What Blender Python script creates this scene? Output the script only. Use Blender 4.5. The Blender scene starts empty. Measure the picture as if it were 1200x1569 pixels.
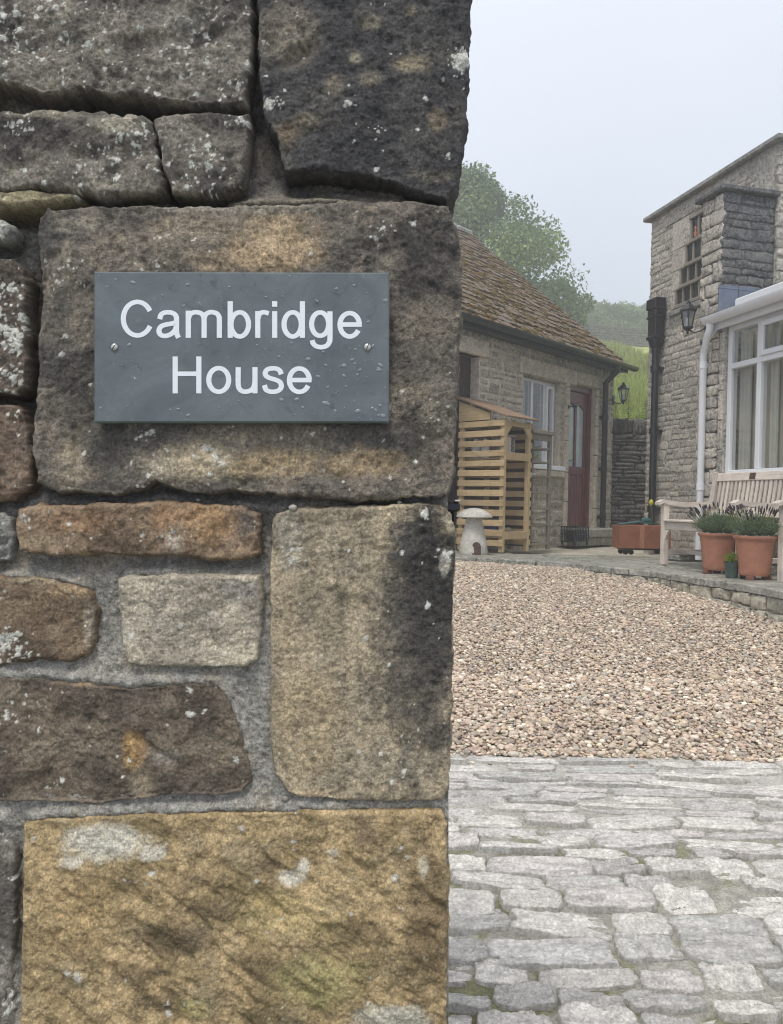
import bpy, math, random
import numpy as np
from mathutils import Vector, Matrix

C = bpy.context.scene.collection
SC = bpy.context.scene
R = math.radians
rnd = random.Random(7)

# ------------------------------------------------------------------ camera
CZ = 1.15                                  # eye height above z = 0
PITCH, ROLL, FOC = 0.014, 0.020, 1180.0
F = np.array([0, math.cos(PITCH), -math.sin(PITCH)])
R0 = np.array([1.0, 0, 0]); U0 = np.cross(R0, F)
RT = math.cos(ROLL) * R0 + math.sin(ROLL) * U0
UP = -math.sin(ROLL) * R0 + math.cos(ROLL) * U0
CAM = np.array([0, 0, CZ])
cd = bpy.data.cameras.new('camera'); cam = bpy.data.objects.new('camera', cd); C.objects.link(cam)
m = Matrix.Identity(4)
for i in range(3):
    m[i][0], m[i][1], m[i][2], m[i][3] = RT[i], UP[i], -F[i], CAM[i]
cam.matrix_world = m
cd.sensor_fit = 'HORIZONTAL'; cd.sensor_width = 36; cd.lens = 36 * FOC / 1200
cd.clip_start = 0.02; cd.clip_end = 600
SC.camera = cam

# ------------------------------------------------------------------ world, sun, exposure
SUN_EL, SUN_AZ = R(64), R(205)            # high, behind the camera's left shoulder, behind cloud
w = bpy.data.worlds.new('World'); SC.world = w; w.use_nodes = True
nt = w.node_tree; nt.nodes.clear()
sky = nt.nodes.new('ShaderNodeTexSky'); sky.sky_type = 'NISHITA'; sky.sun_disc = False
sky.sun_elevation = SUN_EL; sky.sun_rotation = SUN_AZ; sky.air_density = 1.6; sky.dust_density = 4; sky.ozone_density = 2
tc = nt.nodes.new('ShaderNodeTexCoord')
sep = nt.nodes.new('ShaderNodeSeparateXYZ'); nt.links.new(tc.outputs['Generated'], sep.inputs[0])
cr = nt.nodes.new('ShaderNodeValToRGB')     # an even cloud deck, brighter overhead than at the skyline
cr.color_ramp.elements[0].position = 0.0; cr.color_ramp.elements[0].color = (0.455, 0.525, 0.68, 1)
cr.color_ramp.elements[1].position = 1.0; cr.color_ramp.elements[1].color = (1.05, 1.06, 1.10, 1)
nt.links.new(sep.outputs['Z'], cr.inputs[0])
nz = nt.nodes.new('ShaderNodeTexNoise'); nz.inputs['Scale'].default_value = 1.6; nz.inputs['Detail'].default_value = 3
nt.links.new(tc.outputs['Generated'], nz.inputs['Vector'])
mr = nt.nodes.new('ShaderNodeMapRange'); mr.inputs['To Min'].default_value = 7.5; mr.inputs['To Max'].default_value = 9.9
nt.links.new(nz.outputs['Fac'], mr.inputs['Value'])
vm = nt.nodes.new('ShaderNodeVectorMath'); vm.operation = 'SCALE'
nt.links.new(cr.outputs['Color'], vm.inputs[0]); nt.links.new(mr.outputs[0], vm.inputs['Scale'])
mx = nt.nodes.new('ShaderNodeMix'); mx.data_type = 'RGBA'; mx.inputs['Factor'].default_value = 0.9
nt.links.new(sky.outputs[0], mx.inputs['A']); nt.links.new(vm.outputs[0], mx.inputs['B'])
bg = nt.nodes.new('ShaderNodeBackground'); bg.inputs['Strength'].default_value = 0.10
nt.links.new(mx.outputs['Result'], bg.inputs['Color'])
wo = nt.nodes.new('ShaderNodeOutputWorld'); nt.links.new(bg.outputs[0], wo.inputs[0])

sd = bpy.data.lights.new('sun', 'SUN'); sd.energy = 1.5; sd.angle = R(18); sd.color = (1.0, 0.97, 0.92)
so = bpy.data.objects.new('sun', sd); C.objects.link(so)
sdir = Vector((math.sin(SUN_AZ) * math.cos(SUN_EL), math.cos(SUN_AZ) * math.cos(SUN_EL), math.sin(SUN_EL)))
so.rotation_euler = sdir.to_track_quat('Z', 'Y').to_euler()
so.location = (0, -4, 8)
SC.view_settings.view_transform = 'Standard'; SC.view_settings.look = 'None'
SC.view_settings.gamma = 1; SC.view_settings.use_curve_mapping = False
SC.view_settings.exposure = 0.45
SC.render.engine = 'CYCLES'
SC.cycles.use_denoising = True; SC.cycles.filter_width = 1.1
SC.cycles.max_bounces = 8; SC.cycles.diffuse_bounces = 3; SC.cycles.glossy_bounces = 3
SC.cycles.transmission_bounces = 4; SC.cycles.transparent_max_bounces = 8; SC.cycles.volume_bounces = 3
SC.cycles.caustics_reflective = False; SC.cycles.caustics_refractive = False

# ------------------------------------------------------------------ numpy noise
def _perm(seed):
    p = np.random.RandomState(seed).permutation(256)
    return np.concatenate([p, p])
_G = np.random.RandomState(99).normal(size=(256, 3)).astype(np.float32)
_G /= np.linalg.norm(_G, axis=1, keepdims=True)
def perlin(P, seed=0):
    P = np.asarray(P, np.float32)
    pm = _perm(seed)
    i = np.floor(P).astype(np.int64); f = P - i; i &= 255
    u = f * f * f * (f * (f * 6 - 15) + 10)
    out = np.zeros(len(P), np.float32)
    for a in (0, 1):
        wa = u[:, 0] if a else 1 - u[:, 0]
        ha = pm[(i[:, 0] + a) & 255]
        for b in (0, 1):
            wb = u[:, 1] if b else 1 - u[:, 1]
            hb = pm[(ha + i[:, 1] + b) & 255]
            for c in (0, 1):
                wc = u[:, 2] if c else 1 - u[:, 2]
                g = _G[pm[(hb + i[:, 2] + c) & 255]]
                out += wa * wb * wc * ((f[:, 0] - a) * g[:, 0] + (f[:, 1] - b) * g[:, 1] + (f[:, 2] - c) * g[:, 2])
    return out * 1.5
def fbm(P, octv=4, seed=0, gain=0.5, lac=2.03):
    s = np.zeros(len(P), np.float32); a = 1.0; n = 0
    Q = np.array(P, np.float32)
    for k in range(octv):
        s += a * perlin(Q + 17.3 * k, seed + k); n += a; a *= gain; Q = Q * lac
    return s / n
def sstep(a, b, x):
    t = np.clip((x - a) / (b - a), 0, 1); return t * t * (3 - 2 * t)
def lin(c):
    c = np.asarray(c, float) / 255.0
    return np.where(c <= 0.04045, c / 12.92, ((c + 0.055) / 1.055) ** 2.4)

# ------------------------------------------------------------------ object helpers
def mesh(name, V, Fc, smooth=False, col=None):
    me = bpy.data.meshes.new(name)
    V = np.asarray(V, np.float32)
    if isinstance(Fc, np.ndarray):
        n, k = Fc.shape
        me.vertices.add(len(V)); me.vertices.foreach_set('co', V.ravel())
        me.loops.add(n * k); me.loops.foreach_set('vertex_index', Fc.astype(np.int32).ravel())
        me.polygons.add(n)
        me.polygons.foreach_set('loop_start', np.arange(0, n * k, k, dtype=np.int32))
        me.polygons.foreach_set('loop_total', np.full(n, k, np.int32))
    else:
        me.from_pydata([tuple(map(float, v)) for v in V], [], Fc)
    if smooth:
        me.polygons.foreach_set('use_smooth', np.ones(len(me.polygons), bool))
    me.update(calc_edges=True); me.validate()
    if col is not None:
        at = me.color_attributes.new('tone', 'FLOAT_COLOR', 'POINT')
        c4 = np.ones((len(V), 4), np.float32); c4[:, :3] = col
        at.data.foreach_set('color', c4.ravel())
    return me
def link(name, me, mat=None, parent=None):
    o = bpy.data.objects.new(name, me); C.objects.link(o)
    if mat is not None and me is not None and not me.materials: me.materials.append(mat)
    if parent is not None: o.parent = parent
    return o
def thing(name, label, cat, loc=(0, 0, 0), rotz=0.0, group=None):
    o = bpy.data.objects.new(name, None); C.objects.link(o)
    o.empty_display_size = 0.1
    o.location = loc; o.rotation_euler = (0, 0, rotz); o['label'] = label; o['category'] = cat
    if group: o['group'] = group
    return o
def tag(o, label, cat, group=None):
    o['label'] = label; o['category'] = cat
    if group: o['group'] = group
    return o
def kind(o, k): o['kind'] = k; return o

class MB:
    """collects simple shapes into one mesh"""
    def __init__(s): s.V = []; s.F = []
    def add(s, V, Fc):
        n = len(s.V); s.V += [tuple(map(float, v)) for v in V]; s.F += [tuple(i + n for i in f) for f in Fc]; return s
    def box(s, x0, x1, y0, y1, z0, z1, bev=0.0, rot=None, org=(0, 0, 0)):
        if bev <= 0:
            V = [(x, y, z) for z in (z0, z1) for y in (y0, y1) for x in (x0, x1)]
            Fc = [(0, 2, 3, 1), (4, 5, 7, 6), (0, 1, 5, 4), (2, 6, 7, 3), (0, 4, 6, 2), (1, 3, 7, 5)]
        else:
            b = min(bev, (x1 - x0) * .45, (y1 - y0) * .45, (z1 - z0) * .45)
            V = []; Fc = []
            ids = {}
            for ax in range(3):
                for sx in (0, 1):
                    for sy in (0, 1):
                        for sz in (0, 1):
                            p = [x1 if sx else x0, y1 if sy else y0, z1 if sz else z0]
                            sg = (sx, sy, sz)
                            for a2 in range(3):
                                if a2 != ax: p[a2] += -b if sg[a2] else b
                            ids[(ax, sx, sy, sz)] = len(V); V.append(tuple(p))
            g = lambda a, *q: ids[(a,) + q]
            Fc += [(g(0,0,0,0), g(0,0,0,1), g(0,0,1,1), g(0,0,1,0)), (g(0,1,0,0), g(0,1,1,0), g(0,1,1,1), g(0,1,0,1))]
            Fc += [(g(1,0,0,0), g(1,1,0,0), g(1,1,0,1), g(1,0,0,1)), (g(1,0,1,0), g(1,0,1,1), g(1,1,1,1), g(1,1,1,0))]
            Fc += [(g(2,0,0,0), g(2,0,1,0), g(2,1,1,0), g(2,1,0,0)), (g(2,0,0,1), g(2,1,0,1), g(2,1,1,1), g(2,0,1,1))]
            for sy in (0, 1):
                for sz in (0, 1):
                    q = (g(1,0,sy,sz), g(1,1,sy,sz), g(2,1,sy,sz), g(2,0,sy,sz)); Fc.append(q if sy == sz else q[::-1])
            for sx in (0, 1):
                for sz in (0, 1):
                    q = (g(0,sx,0,sz), g(0,sx,1,sz), g(2,sx,1,sz), g(2,sx,0,sz)); Fc.append(q if sx != sz else q[::-1])
                for sy in (0, 1):
                    q = (g(0,sx,sy,0), g(0,sx,sy,1), g(1,sx,sy,1), g(1,sx,sy,0)); Fc.append(q if sx == sy else q[::-1])
            for sx in (0, 1):
                for sy in (0, 1):
                    for sz in (0, 1):
                        q = (g(0,sx,sy,sz), g(1,sx,sy,sz), g(2,sx,sy,sz)); Fc.append(q if (sx + sy + sz) % 2 else q[::-1])
        if rot is not None:
            V = [tuple(rot @ Vector(v) + Vector(org)) for v in V]
        elif org != (0, 0, 0):
            V = [(v[0] + org[0], v[1] + org[1], v[2] + org[2]) for v in V]
        return s.add(V, Fc)
    def tube(s, pts, r, n=10, cap=True):
        P = [Vector(p) for p in pts]; rs = r if isinstance(r, (list, tuple)) else [r] * len(P)
        base = len(s.V); V = []; Fc = []
        up = Vector((0, 0, 1)); prev = None
        for i, p in enumerate(P):
            d = (P[min(i + 1, len(P) - 1)] - P[max(i - 1, 0)]).normalized()
            a = prev - d * prev.dot(d) if prev is not None else (up.cross(d) if abs(d.z) < .95 else Vector((1, 0, 0)).cross(d))
            a.normalize(); prev = a; b = d.cross(a)
            for k in range(n):
                t = 2 * math.pi * k / n
                V.append(tuple(p + (a * math.cos(t) + b * math.sin(t)) * rs[i]))
        for i in range(len(P) - 1):
            for k in range(n):
                Fc.append((i * n + k, i * n + (k + 1) % n, (i + 1) * n + (k + 1) % n, (i + 1) * n + k))
        if cap:
            Fc.append(tuple(range(n))[::-1]); Fc.append(tuple((len(P) - 1) * n + k for k in range(n)))
        return s.add(V, Fc)
    def lathe(s, prof, n=24, org=(0, 0, 0), wob=0.0, seed=0):
        V = []; Fc = []; rr = random.Random(seed)
        ph = [rr.uniform(0, 6.28) for _ in range(3)]
        for (r, z) in prof:
            for k in range(n):
                t = 2 * math.pi * k / n
                q = r * (1 + wob * (math.sin(2 * t + ph[0] + z * 3) + .6 * math.sin(3 * t + ph[1] - z * 5)))
                V.append((org[0] + q * math.cos(t), org[1] + q * math.sin(t), org[2] + z))
        for i in range(len(prof) - 1):
            for k in range(n):
                Fc.append((i * n + k, i * n + (k + 1) % n, (i + 1) * n + (k + 1) % n, (i + 1) * n + k))
        Fc.append(tuple(range(n))[::-1]); Fc.append(tuple((len(prof) - 1) * n + k for k in range(n)))
        return s.add(V, Fc)
    def prism(s, poly, y0, y1):
        """polygon in x,z swept along y"""
        n = len(poly); V = [(x, y0, z) for x, z in poly] + [(x, y1, z) for x, z in poly]
        Fc = [tuple(range(n)), tuple(range(n, 2 * n))[::-1]] + [(i, i + n, (i + 1) % n + n, (i + 1) % n) for i in range(n)]
        return s.add(V, Fc)
    def build(s, name, mat, parent=None, smooth=False):
        me = mesh(name, np.array(s.V), s.F, False)
        if smooth:
            me.polygons.foreach_set('use_smooth', np.ones(len(me.polygons), bool))
            try: me.set_sharp_from_angle(angle=R(40))
            except Exception: pass
        return link(name, me, mat, parent)

# ------------------------------------------------------------------ materials
def newmat(name):
    mt = bpy.data.materials.new(name); mt.use_nodes = True
    t = mt.node_tree; b = t.nodes['Principled BSDF']
    return mt, t, b
def nodepos(t, random_shift=True, scale=(1, 1, 1)):
    g = t.nodes.new('ShaderNodeNewGeometry'); out = g.outputs['Position']
    if random_shift:
        oi = t.nodes.new('ShaderNodeObjectInfo')
        mu = t.nodes.new('ShaderNodeMath'); mu.operation = 'MULTIPLY'; mu.inputs[1].default_value = 37.0
        t.links.new(oi.outputs['Random'], mu.inputs[0])
        ad = t.nodes.new('ShaderNodeVectorMath'); ad.operation = 'ADD'
        t.links.new(out, ad.inputs[0]); t.links.new(mu.outputs[0], ad.inputs[1]); out = ad.outputs[0]
    if scale != (1, 1, 1):
        ml = t.nodes.new('ShaderNodeVectorMath'); ml.operation = 'MULTIPLY'; ml.inputs[1].default_value = scale
        t.links.new(out, ml.inputs[0]); out = ml.outputs[0]
    return out
def noise(t, vec, scale, detail=4, rough=0.6, dist=0.0):
    n = t.nodes.new('ShaderNodeTexNoise'); n.inputs['Scale'].default_value = scale
    n.inputs['Detail'].default_value = detail; n.inputs['Roughness'].default_value = rough; n.inputs['Distortion'].default_value = dist
    t.links.new(vec, n.inputs['Vector']); return n.outputs['Fac']
def ramp(t, fac, stops):
    r = t.nodes.new('ShaderNodeValToRGB'); e = r.color_ramp.elements
    while len(e) < len(stops): e.new(0.5)
    for el, (p, c) in zip(e, stops):
        el.position = p; el.color = (c[0], c[1], c[2], 1) if not isinstance(c, (int, float)) else (c, c, c, 1)
    t.links.new(fac, r.inputs[0]); return r.outputs['Color']
def mixc(t, fac, a, b, mode='MIX'):
    n = t.nodes.new('ShaderNodeMix'); n.data_type = 'RGBA'; n.blend_type = mode
    for sock, v in ((n.inputs['Factor'], fac), (n.inputs['A'], a), (n.inputs['B'], b)):
        if isinstance(v, (int, float)): sock.default_value = v
        elif isinstance(v, (tuple, list)): sock.default_value = (v[0], v[1], v[2], 1)
        else: t.links.new(v, sock)
    return n.outputs['Result']
def bump(t, b, h, strength, dist):
    n = t.nodes.new('ShaderNodeBump'); n.inputs['Strength'].default_value = strength; n.inputs['Distance'].default_value = dist
    t.links.new(h, n.inputs['Height']); t.links.new(n.outputs[0], b.inputs['Normal'])
def setb(b, rough=0.8, spec=0.5, metal=0.0):
    b.inputs['Roughness'].default_value = rough; b.inputs['Specular IOR Level'].default_value = spec; b.inputs['Metallic'].default_value = metal

def stone_mat(name, cols, dark=(0.03, 0.03, 0.03), dark_amt=0.35, light=None, light_amt=0.12, sc=1.0, rough=0.75, bstr=0.8, bd=0.016, lo=0.40):
    mt, t, b = newmat(name)
    oi = t.nodes.new('ShaderNodeObjectInfo')
    base = ramp(t, oi.outputs['Random'], [(i / max(1, len(cols) - 1), c) for i, c in enumerate(cols)])
    p = nodepos(t)
    n1 = noise(t, p, 7 * sc, 5, 0.65); n2 = noise(t, p, 32 * sc, 4, 0.7); n3 = noise(t, p, 2.3 * sc, 3)
    c = mixc(t, ramp(t, n1, [(0.42, 0.0), (0.72, 1.0)]), base, tuple(np.clip(np.array(cols[-1]) * 1.35, 0, 1)))
    c = mixc(t, mixc(t, 1.0, ramp(t, n2, [(lo, 0.0), (lo + .22, dark_amt * 1.6)]), ramp(t, n3, [(0.3, 0.3), (0.6, 1.0)]), 'MULTIPLY'), c, dark)
    if light is not None:
        n4 = noise(t, p, 22 * sc, 3, 0.7, 0.6)
        c = mixc(t, ramp(t, n4, [(0.66 - light_amt * .5, 0.0), (0.70 - light_amt * .3, 0.85)]), c, light)
    t.links.new(c, b.inputs['Base Color'])
    setb(b, rough, 0.4)
    n5 = noise(t, p, 24 * sc, 8, 0.7)
    bump(t, b, n5, bstr, bd)
    return mt
def wood_mat(name, c1, c2, rough=0.7, axis=2, sc=1.0):
    mt, t, b = newmat(name)
    tcn = t.nodes.new('ShaderNodeTexCoord')
    oi = t.nodes.new('ShaderNodeObjectInfo')
    s = [14 * sc] * 3; s[axis] = 1.2 * sc
    ml = t.nodes.new('ShaderNodeVectorMath'); ml.operation = 'MULTIPLY'; ml.inputs[1].default_value = s
    t.links.new(tcn.outputs['Object'], ml.inputs[0])
    ad = t.nodes.new('ShaderNodeVectorMath'); ad.operation = 'ADD'
    mu = t.nodes.new('ShaderNodeMath'); mu.operation = 'MULTIPLY'; mu.inputs[1].default_value = 51
    t.links.new(oi.outputs['Random'], mu.inputs[0]); t.links.new(ml.outputs[0], ad.inputs[0]); t.links.new(mu.outputs[0], ad.inputs[1])
    n1 = noise(t, ad.outputs[0], 3.5, 6, 0.65, 0.8)
    c = ramp(t, n1, [(0.3, c1), (0.72, c2)])
    v = ramp(t, oi.outputs['Random'], [(0, 0.78), (1, 1.12)])
    c = mixc(t, 1.0, c, v, 'MULTIPLY')
    n2 = noise(t, nodepos(t), 9, 4)
    c = mixc(t, ramp(t, n2, [(0.5, 0.0), (0.8, 0.5)]), c, tuple(np.array(c1) * .55))
    t.links.new(c, b.inputs['Base Color']); setb(b, rough, 0.35)
    bump(t, b, n1, 0.35, 0.004)
    return mt
def plain_mat(name, c, rough=0.5, spec=0.5, metal=0.0, var=0.25, sc=12, dirt=None):
    mt, t, b = newmat(name)
    p = nodepos(t)
    n1 = noise(t, p, sc, 5, 0.6)
    col = ramp(t, n1, [(0.3, tuple(np.array(c) * (1 - var))), (0.7, tuple(np.clip(np.array(c) * (1 + var * .4), 0, 1)))])
    if dirt is not None:
        n2 = noise(t, p, sc * .4, 5, 0.7)
        col = mixc(t, ramp(t, n2, [(0.5, 0.0), (0.75, 0.6)]), col, dirt)
    t.links.new(col, b.inputs['Base Color']); setb(b, rough, spec, metal)
    bump(t, b, noise(t, p, sc * 5, 3), 0.12, 0.003)
    return mt
def attr_mat(name, rough=0.8, spec=0.4, bsc=260, bstr=0.5, bd=0.0012, grain=0.35, gsc=320, trans=0.0):
    """colour from the mesh's own 'tone' attribute, with fine mineral grain over it"""
    mt, t, b = newmat(name)
    a = t.nodes.new('ShaderNodeAttribute'); a.attribute_name = 'tone'
    p = nodepos(t, False)
    c = a.outputs['Color']
    if grain > 0:
        n = noise(t, p, gsc, 6, 0.8)
        c = mixc(t, 1.0, c, ramp(t, n, [(0.36, 1 - grain), (0.5, 1.0), (0.64, 1 + grain)]), 'MULTIPLY')
        n = noise(t, p, gsc * .3, 6, 0.75)
        c = mixc(t, 1.0, c, ramp(t, n, [(0.34, 1 - grain * .7), (0.5, 1.0), (0.66, 1 + grain * .6)]), 'MULTIPLY')
    t.links.new(c, b.inputs['Base Color']); setb(b, rough, spec)
    if bstr > 0: bump(t, b, noise(t, p, bsc, 7, 0.72), bstr, bd)
    if trans > 0:
        tr = t.nodes.new('ShaderNodeBsdfTranslucent'); t.links.new(c, tr.inputs['Color'])
        ms = t.nodes.new('ShaderNodeMixShader'); ms.inputs[0].default_value = trans
        t.links.new(b.outputs[0], ms.inputs[1]); t.links.new(tr.outputs[0], ms.inputs[2])
        t.links.new(ms.outputs[0], t.nodes['Material Output'].inputs['Surface'])
    return mt
def glass_mat(name, tint=(0.9, 0.95, 0.95), refl=0.12):
    mt, t, b = newmat(name)
    t.nodes.remove(b)
    tr = t.nodes.new('ShaderNodeBsdfTransparent'); tr.inputs['Color'].default_value = (*tint, 1)
    gl = t.nodes.new('ShaderNodeBsdfGlossy'); gl.inputs['Roughness'].default_value = 0.02
    lw = t.nodes.new('ShaderNodeLayerWeight'); lw.inputs['Blend'].default_value = 0.5
    pw = t.nodes.new('ShaderNodeMath'); pw.operation = 'POWER'; pw.inputs[1].default_value = 3.5
    t.links.new(lw.outputs['Facing'], pw.inputs[0])
    md = t.nodes.new('ShaderNodeMath'); md.operation = 'MULTIPLY_ADD'; md.inputs[1].default_value = 0.7; md.inputs[2].default_value = refl
    t.links.new(pw.outputs[0], md.inputs[0])
    ms = t.nodes.new('ShaderNodeMixShader'); t.links.new(md.outputs[0], ms.inputs[0])
    t.links.new(tr.outputs[0], ms.inputs[1]); t.links.new(gl.outputs[0], ms.inputs[2])
    t.links.new(ms.outputs[0], t.nodes['Material Output'].inputs['Surface'])
    return mt

M = {}
M['pier'] = attr_mat('pier_stone', 0.8, 0.35, 300, 1.0, 0.004, 0.42, 470)
M['mortar'] = attr_mat('pier_mortar', 0.85, 0.3, 260, 1.0, 0.005, 0.5, 420)
M['pebble'] = attr_mat('pebble', 0.5, 0.5, 300, 0.15, 0.001, 0.16, 160)
M['cobble'] = attr_mat('cobble', 0.42, 0.38, 55, 1.0, 0.008, 0.30, 110)
M['leaf'] = attr_mat('leaf', 0.6, 0.3, 100, 0, 0, 0, 1, 0.35)
M['grass'] = attr_mat('grass_blade', 0.65, 0.25, 100, 0, 0, 0, 1, 0.3)
M['moss_bed'] = attr_mat('mossy_bed', 0.9, 0.25, 120, 0.9, 0.004, 0.35, 150)
M['cottage_stone'] = stone_mat('cottage_stone', [(0.36, 0.32, 0.26), (0.54, 0.47, 0.365), (0.44, 0.41, 0.36), (0.62, 0.54, 0.43), (0.48, 0.425, 0.335)], dark=(0.07, 0.065, 0.06), dark_amt=0.5, light=(0.50, 0.48, 0.42), light_amt=0.1)
M['cottage_mortar'] = stone_mat('lime_mortar', [(0.57, 0.505, 0.405), (0.61, 0.545, 0.44)], dark=(0.16, 0.14, 0.12), dark_amt=0.3, bd=0.02)
M['house_stone'] = stone_mat('house_stone', [(0.367, 0.337, 0.290), (0.599, 0.540, 0.444), (0.463, 0.425, 0.367), (0.715, 0.647, 0.532), (0.540, 0.483, 0.406)], dark=(0.06, 0.057, 0.055), dark_amt=0.5, light=(0.50, 0.48, 0.43), light_amt=0.1)
M['house_mortar'] = stone_mat('grey_mortar', [(0.473, 0.437, 0.364), (0.510, 0.473, 0.400)], dark=(0.09, 0.085, 0.075), dark_amt=0.5, bd=0.02)
M['black_stone'] = stone_mat('sooty_stone', [(0.102, 0.102, 0.104), (0.158, 0.155, 0.149), (0.130, 0.130, 0.130), (0.205, 0.195, 0.177)], dark=(0.025, 0.026, 0.03), dark_amt=0.6, light=(0.25, 0.245, 0.22), light_amt=0.06)
M['black_mortar'] = stone_mat('sooty_mortar', [(0.105, 0.105, 0.102), (0.120, 0.117, 0.112)], dark=(0.03, 0.03, 0.032))
M['dry_stone'] = stone_mat('dry_stone', [(0.083, 0.077, 0.070), (0.164, 0.148, 0.131), (0.115, 0.109, 0.099), (0.247, 0.223, 0.190)], dark=(0.022, 0.022, 0.024), dark_amt=0.6, light=(0.26, 0.25, 0.21), light_amt=0.09)
M['retain_stone'] = stone_mat('retaining_stone', [(0.304, 0.278, 0.202), (0.455, 0.405, 0.304), (0.380, 0.361, 0.292), (0.531, 0.481, 0.380)], dark=(0.09, 0.09, 0.065), dark_amt=0.5, light=(0.52, 0.5, 0.42), light_amt=0.12)
M['flag'] = stone_mat('wet_flagstone', [(0.230, 0.230, 0.187), (0.345, 0.338, 0.287), (0.287, 0.287, 0.252), (0.416, 0.402, 0.345)], dark=(0.07, 0.075, 0.055), dark_amt=0.5, light=(0.45, 0.45, 0.40), light_amt=0.12, rough=0.4)
M['ashlar'] = stone_mat('dressed_stone', [(0.56, 0.49, 0.385), (0.61, 0.54, 0.43)], dark=(0.17, 0.145, 0.115), dark_amt=0.45, bstr=0.35, bd=0.006)
M['coping'] = stone_mat('coping_stone', [(0.297, 0.292, 0.264), (0.363, 0.352, 0.319)], dark=(0.08, 0.08, 0.075), dark_amt=0.5)
M['slate_roof'] = stone_mat('stone_slate', [(0.090, 0.066, 0.037), (0.170, 0.146, 0.127), (0.111, 0.086, 0.045), (0.235, 0.213, 0.205), (0.101, 0.075, 0.035), (0.127, 0.076, 0.042), (0.191, 0.170, 0.160)], dark=(0.120, 0.076, 0.032), dark_amt=0.85, light=(0.45, 0.42, 0.40), light_amt=0.08, sc=0.8, lo=0.33)
M['moss'] = plain_mat('roof_moss', (0.145, 0.098, 0.034), 0.95, 0.1, 0, 0.5, 20, (0.10, 0.085, 0.03))
M['new_wood'] = wood_mat('treated_softwood', (0.45, 0.325, 0.17), (0.66, 0.505, 0.295))
M['new_wood_x'] = wood_mat('treated_softwood_boards', (0.45, 0.325, 0.17), (0.66, 0.505, 0.295), axis=1)
M['grey_wood'] = wood_mat('weathered_wood', (0.20, 0.175, 0.135), (0.40, 0.36, 0.29))
M['teak'] = wood_mat('bleached_teak', (0.53, 0.46, 0.39), (0.74, 0.66, 0.575))
M['teak_x'] = wood_mat('bleached_teak_rails', (0.53, 0.46, 0.39), (0.74, 0.66, 0.575), axis=0)
M['teak_y'] = wood_mat('bleached_teak_arms', (0.53, 0.46, 0.39), (0.74, 0.66, 0.575), axis=1)
M['felt'] = plain_mat('roof_felt', (0.30, 0.205, 0.14), 0.9, 0.2, 0, 0.4, 25)
M['upvc'] = plain_mat('white_frame', (0.80, 0.81, 0.82), 0.3, 0.5, 0, 0.06, 6)
M['gutter_green'] = plain_mat('dark_gutter', (0.018, 0.026, 0.026), 0.3, 0.6, 0, 0.3, 8)
M['black_iron'] = plain_mat('black_iron', (0.010, 0.011, 0.014), 0.32, 0.6, 0, 0.3, 10)
M['red_door'] = plain_mat('maroon_paint', (0.165, 0.042, 0.042), 0.35, 0.5, 0, 0.3, 7, (0.06, 0.02, 0.02))
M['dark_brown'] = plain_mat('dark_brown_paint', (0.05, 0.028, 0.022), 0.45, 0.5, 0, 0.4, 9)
M['frosted'] = plain_mat('frosted_glass', (0.46, 0.54, 0.56), 0.12, 0.7, 0, 0.25, 4)
M['glass'] = glass_mat('window_glass', (0.94, 0.945, 0.93), 0.05)
M['glass_dark'] = plain_mat('dark_pane', (0.035, 0.038, 0.036), 0.25, 0.4, 0, 0.5, 9, (0.08, 0.08, 0.075))
M['roof_glass'] = glass_mat('clear_roof_sheet', (0.82, 0.84, 0.84), 0.08)
M['lantern_glass'] = glass_mat('lantern_glass', (0.80, 0.82, 0.82), 0.12)
M['terracotta'] = plain_mat('terracotta', (0.42, 0.185, 0.115), 0.75, 0.3, 0, 0.22, 14, (0.36, 0.17, 0.11))
M['trough'] = plain_mat('worn_terracotta_paint', (0.30, 0.115, 0.06), 0.55, 0.4, 0, 0.3, 10, (0.20, 0.085, 0.05))
M['feet'] = plain_mat('dark_terracotta', (0.20, 0.085, 0.055), 0.8, 0.3, 0, 0.3, 14)
M['green_pot'] = plain_mat('green_glaze', (0.035, 0.07, 0.055), 0.2, 0.6, 0, 0.4, 16, (0.10, 0.13, 0.11))
M['teal'] = plain_mat('teal_plastic', (0.045, 0.13, 0.125), 0.4, 0.5, 0, 0.25, 10)
M['white_plastic'] = plain_mat('white_plastic', (0.82, 0.82, 0.81), 0.4, 0.5, 0, 0.05, 10)
M['blue_plastic'] = plain_mat('blue_plastic', (0.025, 0.05, 0.30), 0.4, 0.5, 0, 0.2, 10)
M['grit'] = plain_mat('pale_grit', (0.62, 0.57, 0.50), 0.8, 0.3, 0, 0.3, 60)
M['soil'] = plain_mat('dark_soil', (0.03, 0.022, 0.015), 0.9, 0.2, 0, 0.4, 40)
M['cast'] = stone_mat('cast_stone', [(0.50, 0.475, 0.42), (0.52, 0.49, 0.43)], dark=(0.27, 0.26, 0.21), dark_amt=0.4, bstr=0.4, bd=0.006)
M['rust'] = plain_mat('small_brown_door', (0.10, 0.055, 0.045), 0.8, 0.3, 0, 0.4, 40)
M['lead'] = plain_mat('lead_sheet', (0.17, 0.20, 0.26), 0.42, 0.5, 0.25, 0.3, 7, (0.26, 0.28, 0.31))
M['curtain'] = plain_mat('curtain', (0.66, 0.65, 0.60), 0.9, 0.1, 0, 0.1, 6)
M['blind'] = plain_mat('beige_blind', (0.62, 0.575, 0.49), 0.9, 0.1, 0, 0.08, 3)
M['room'] = plain_mat('room_plaster', (0.42, 0.40, 0.33), 0.9, 0.1, 0, 0.2, 2)
M['dark_room'] = plain_mat('dark_room_plaster', (0.20, 0.19, 0.17), 0.9, 0.1, 0, 0.2, 2)
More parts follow.
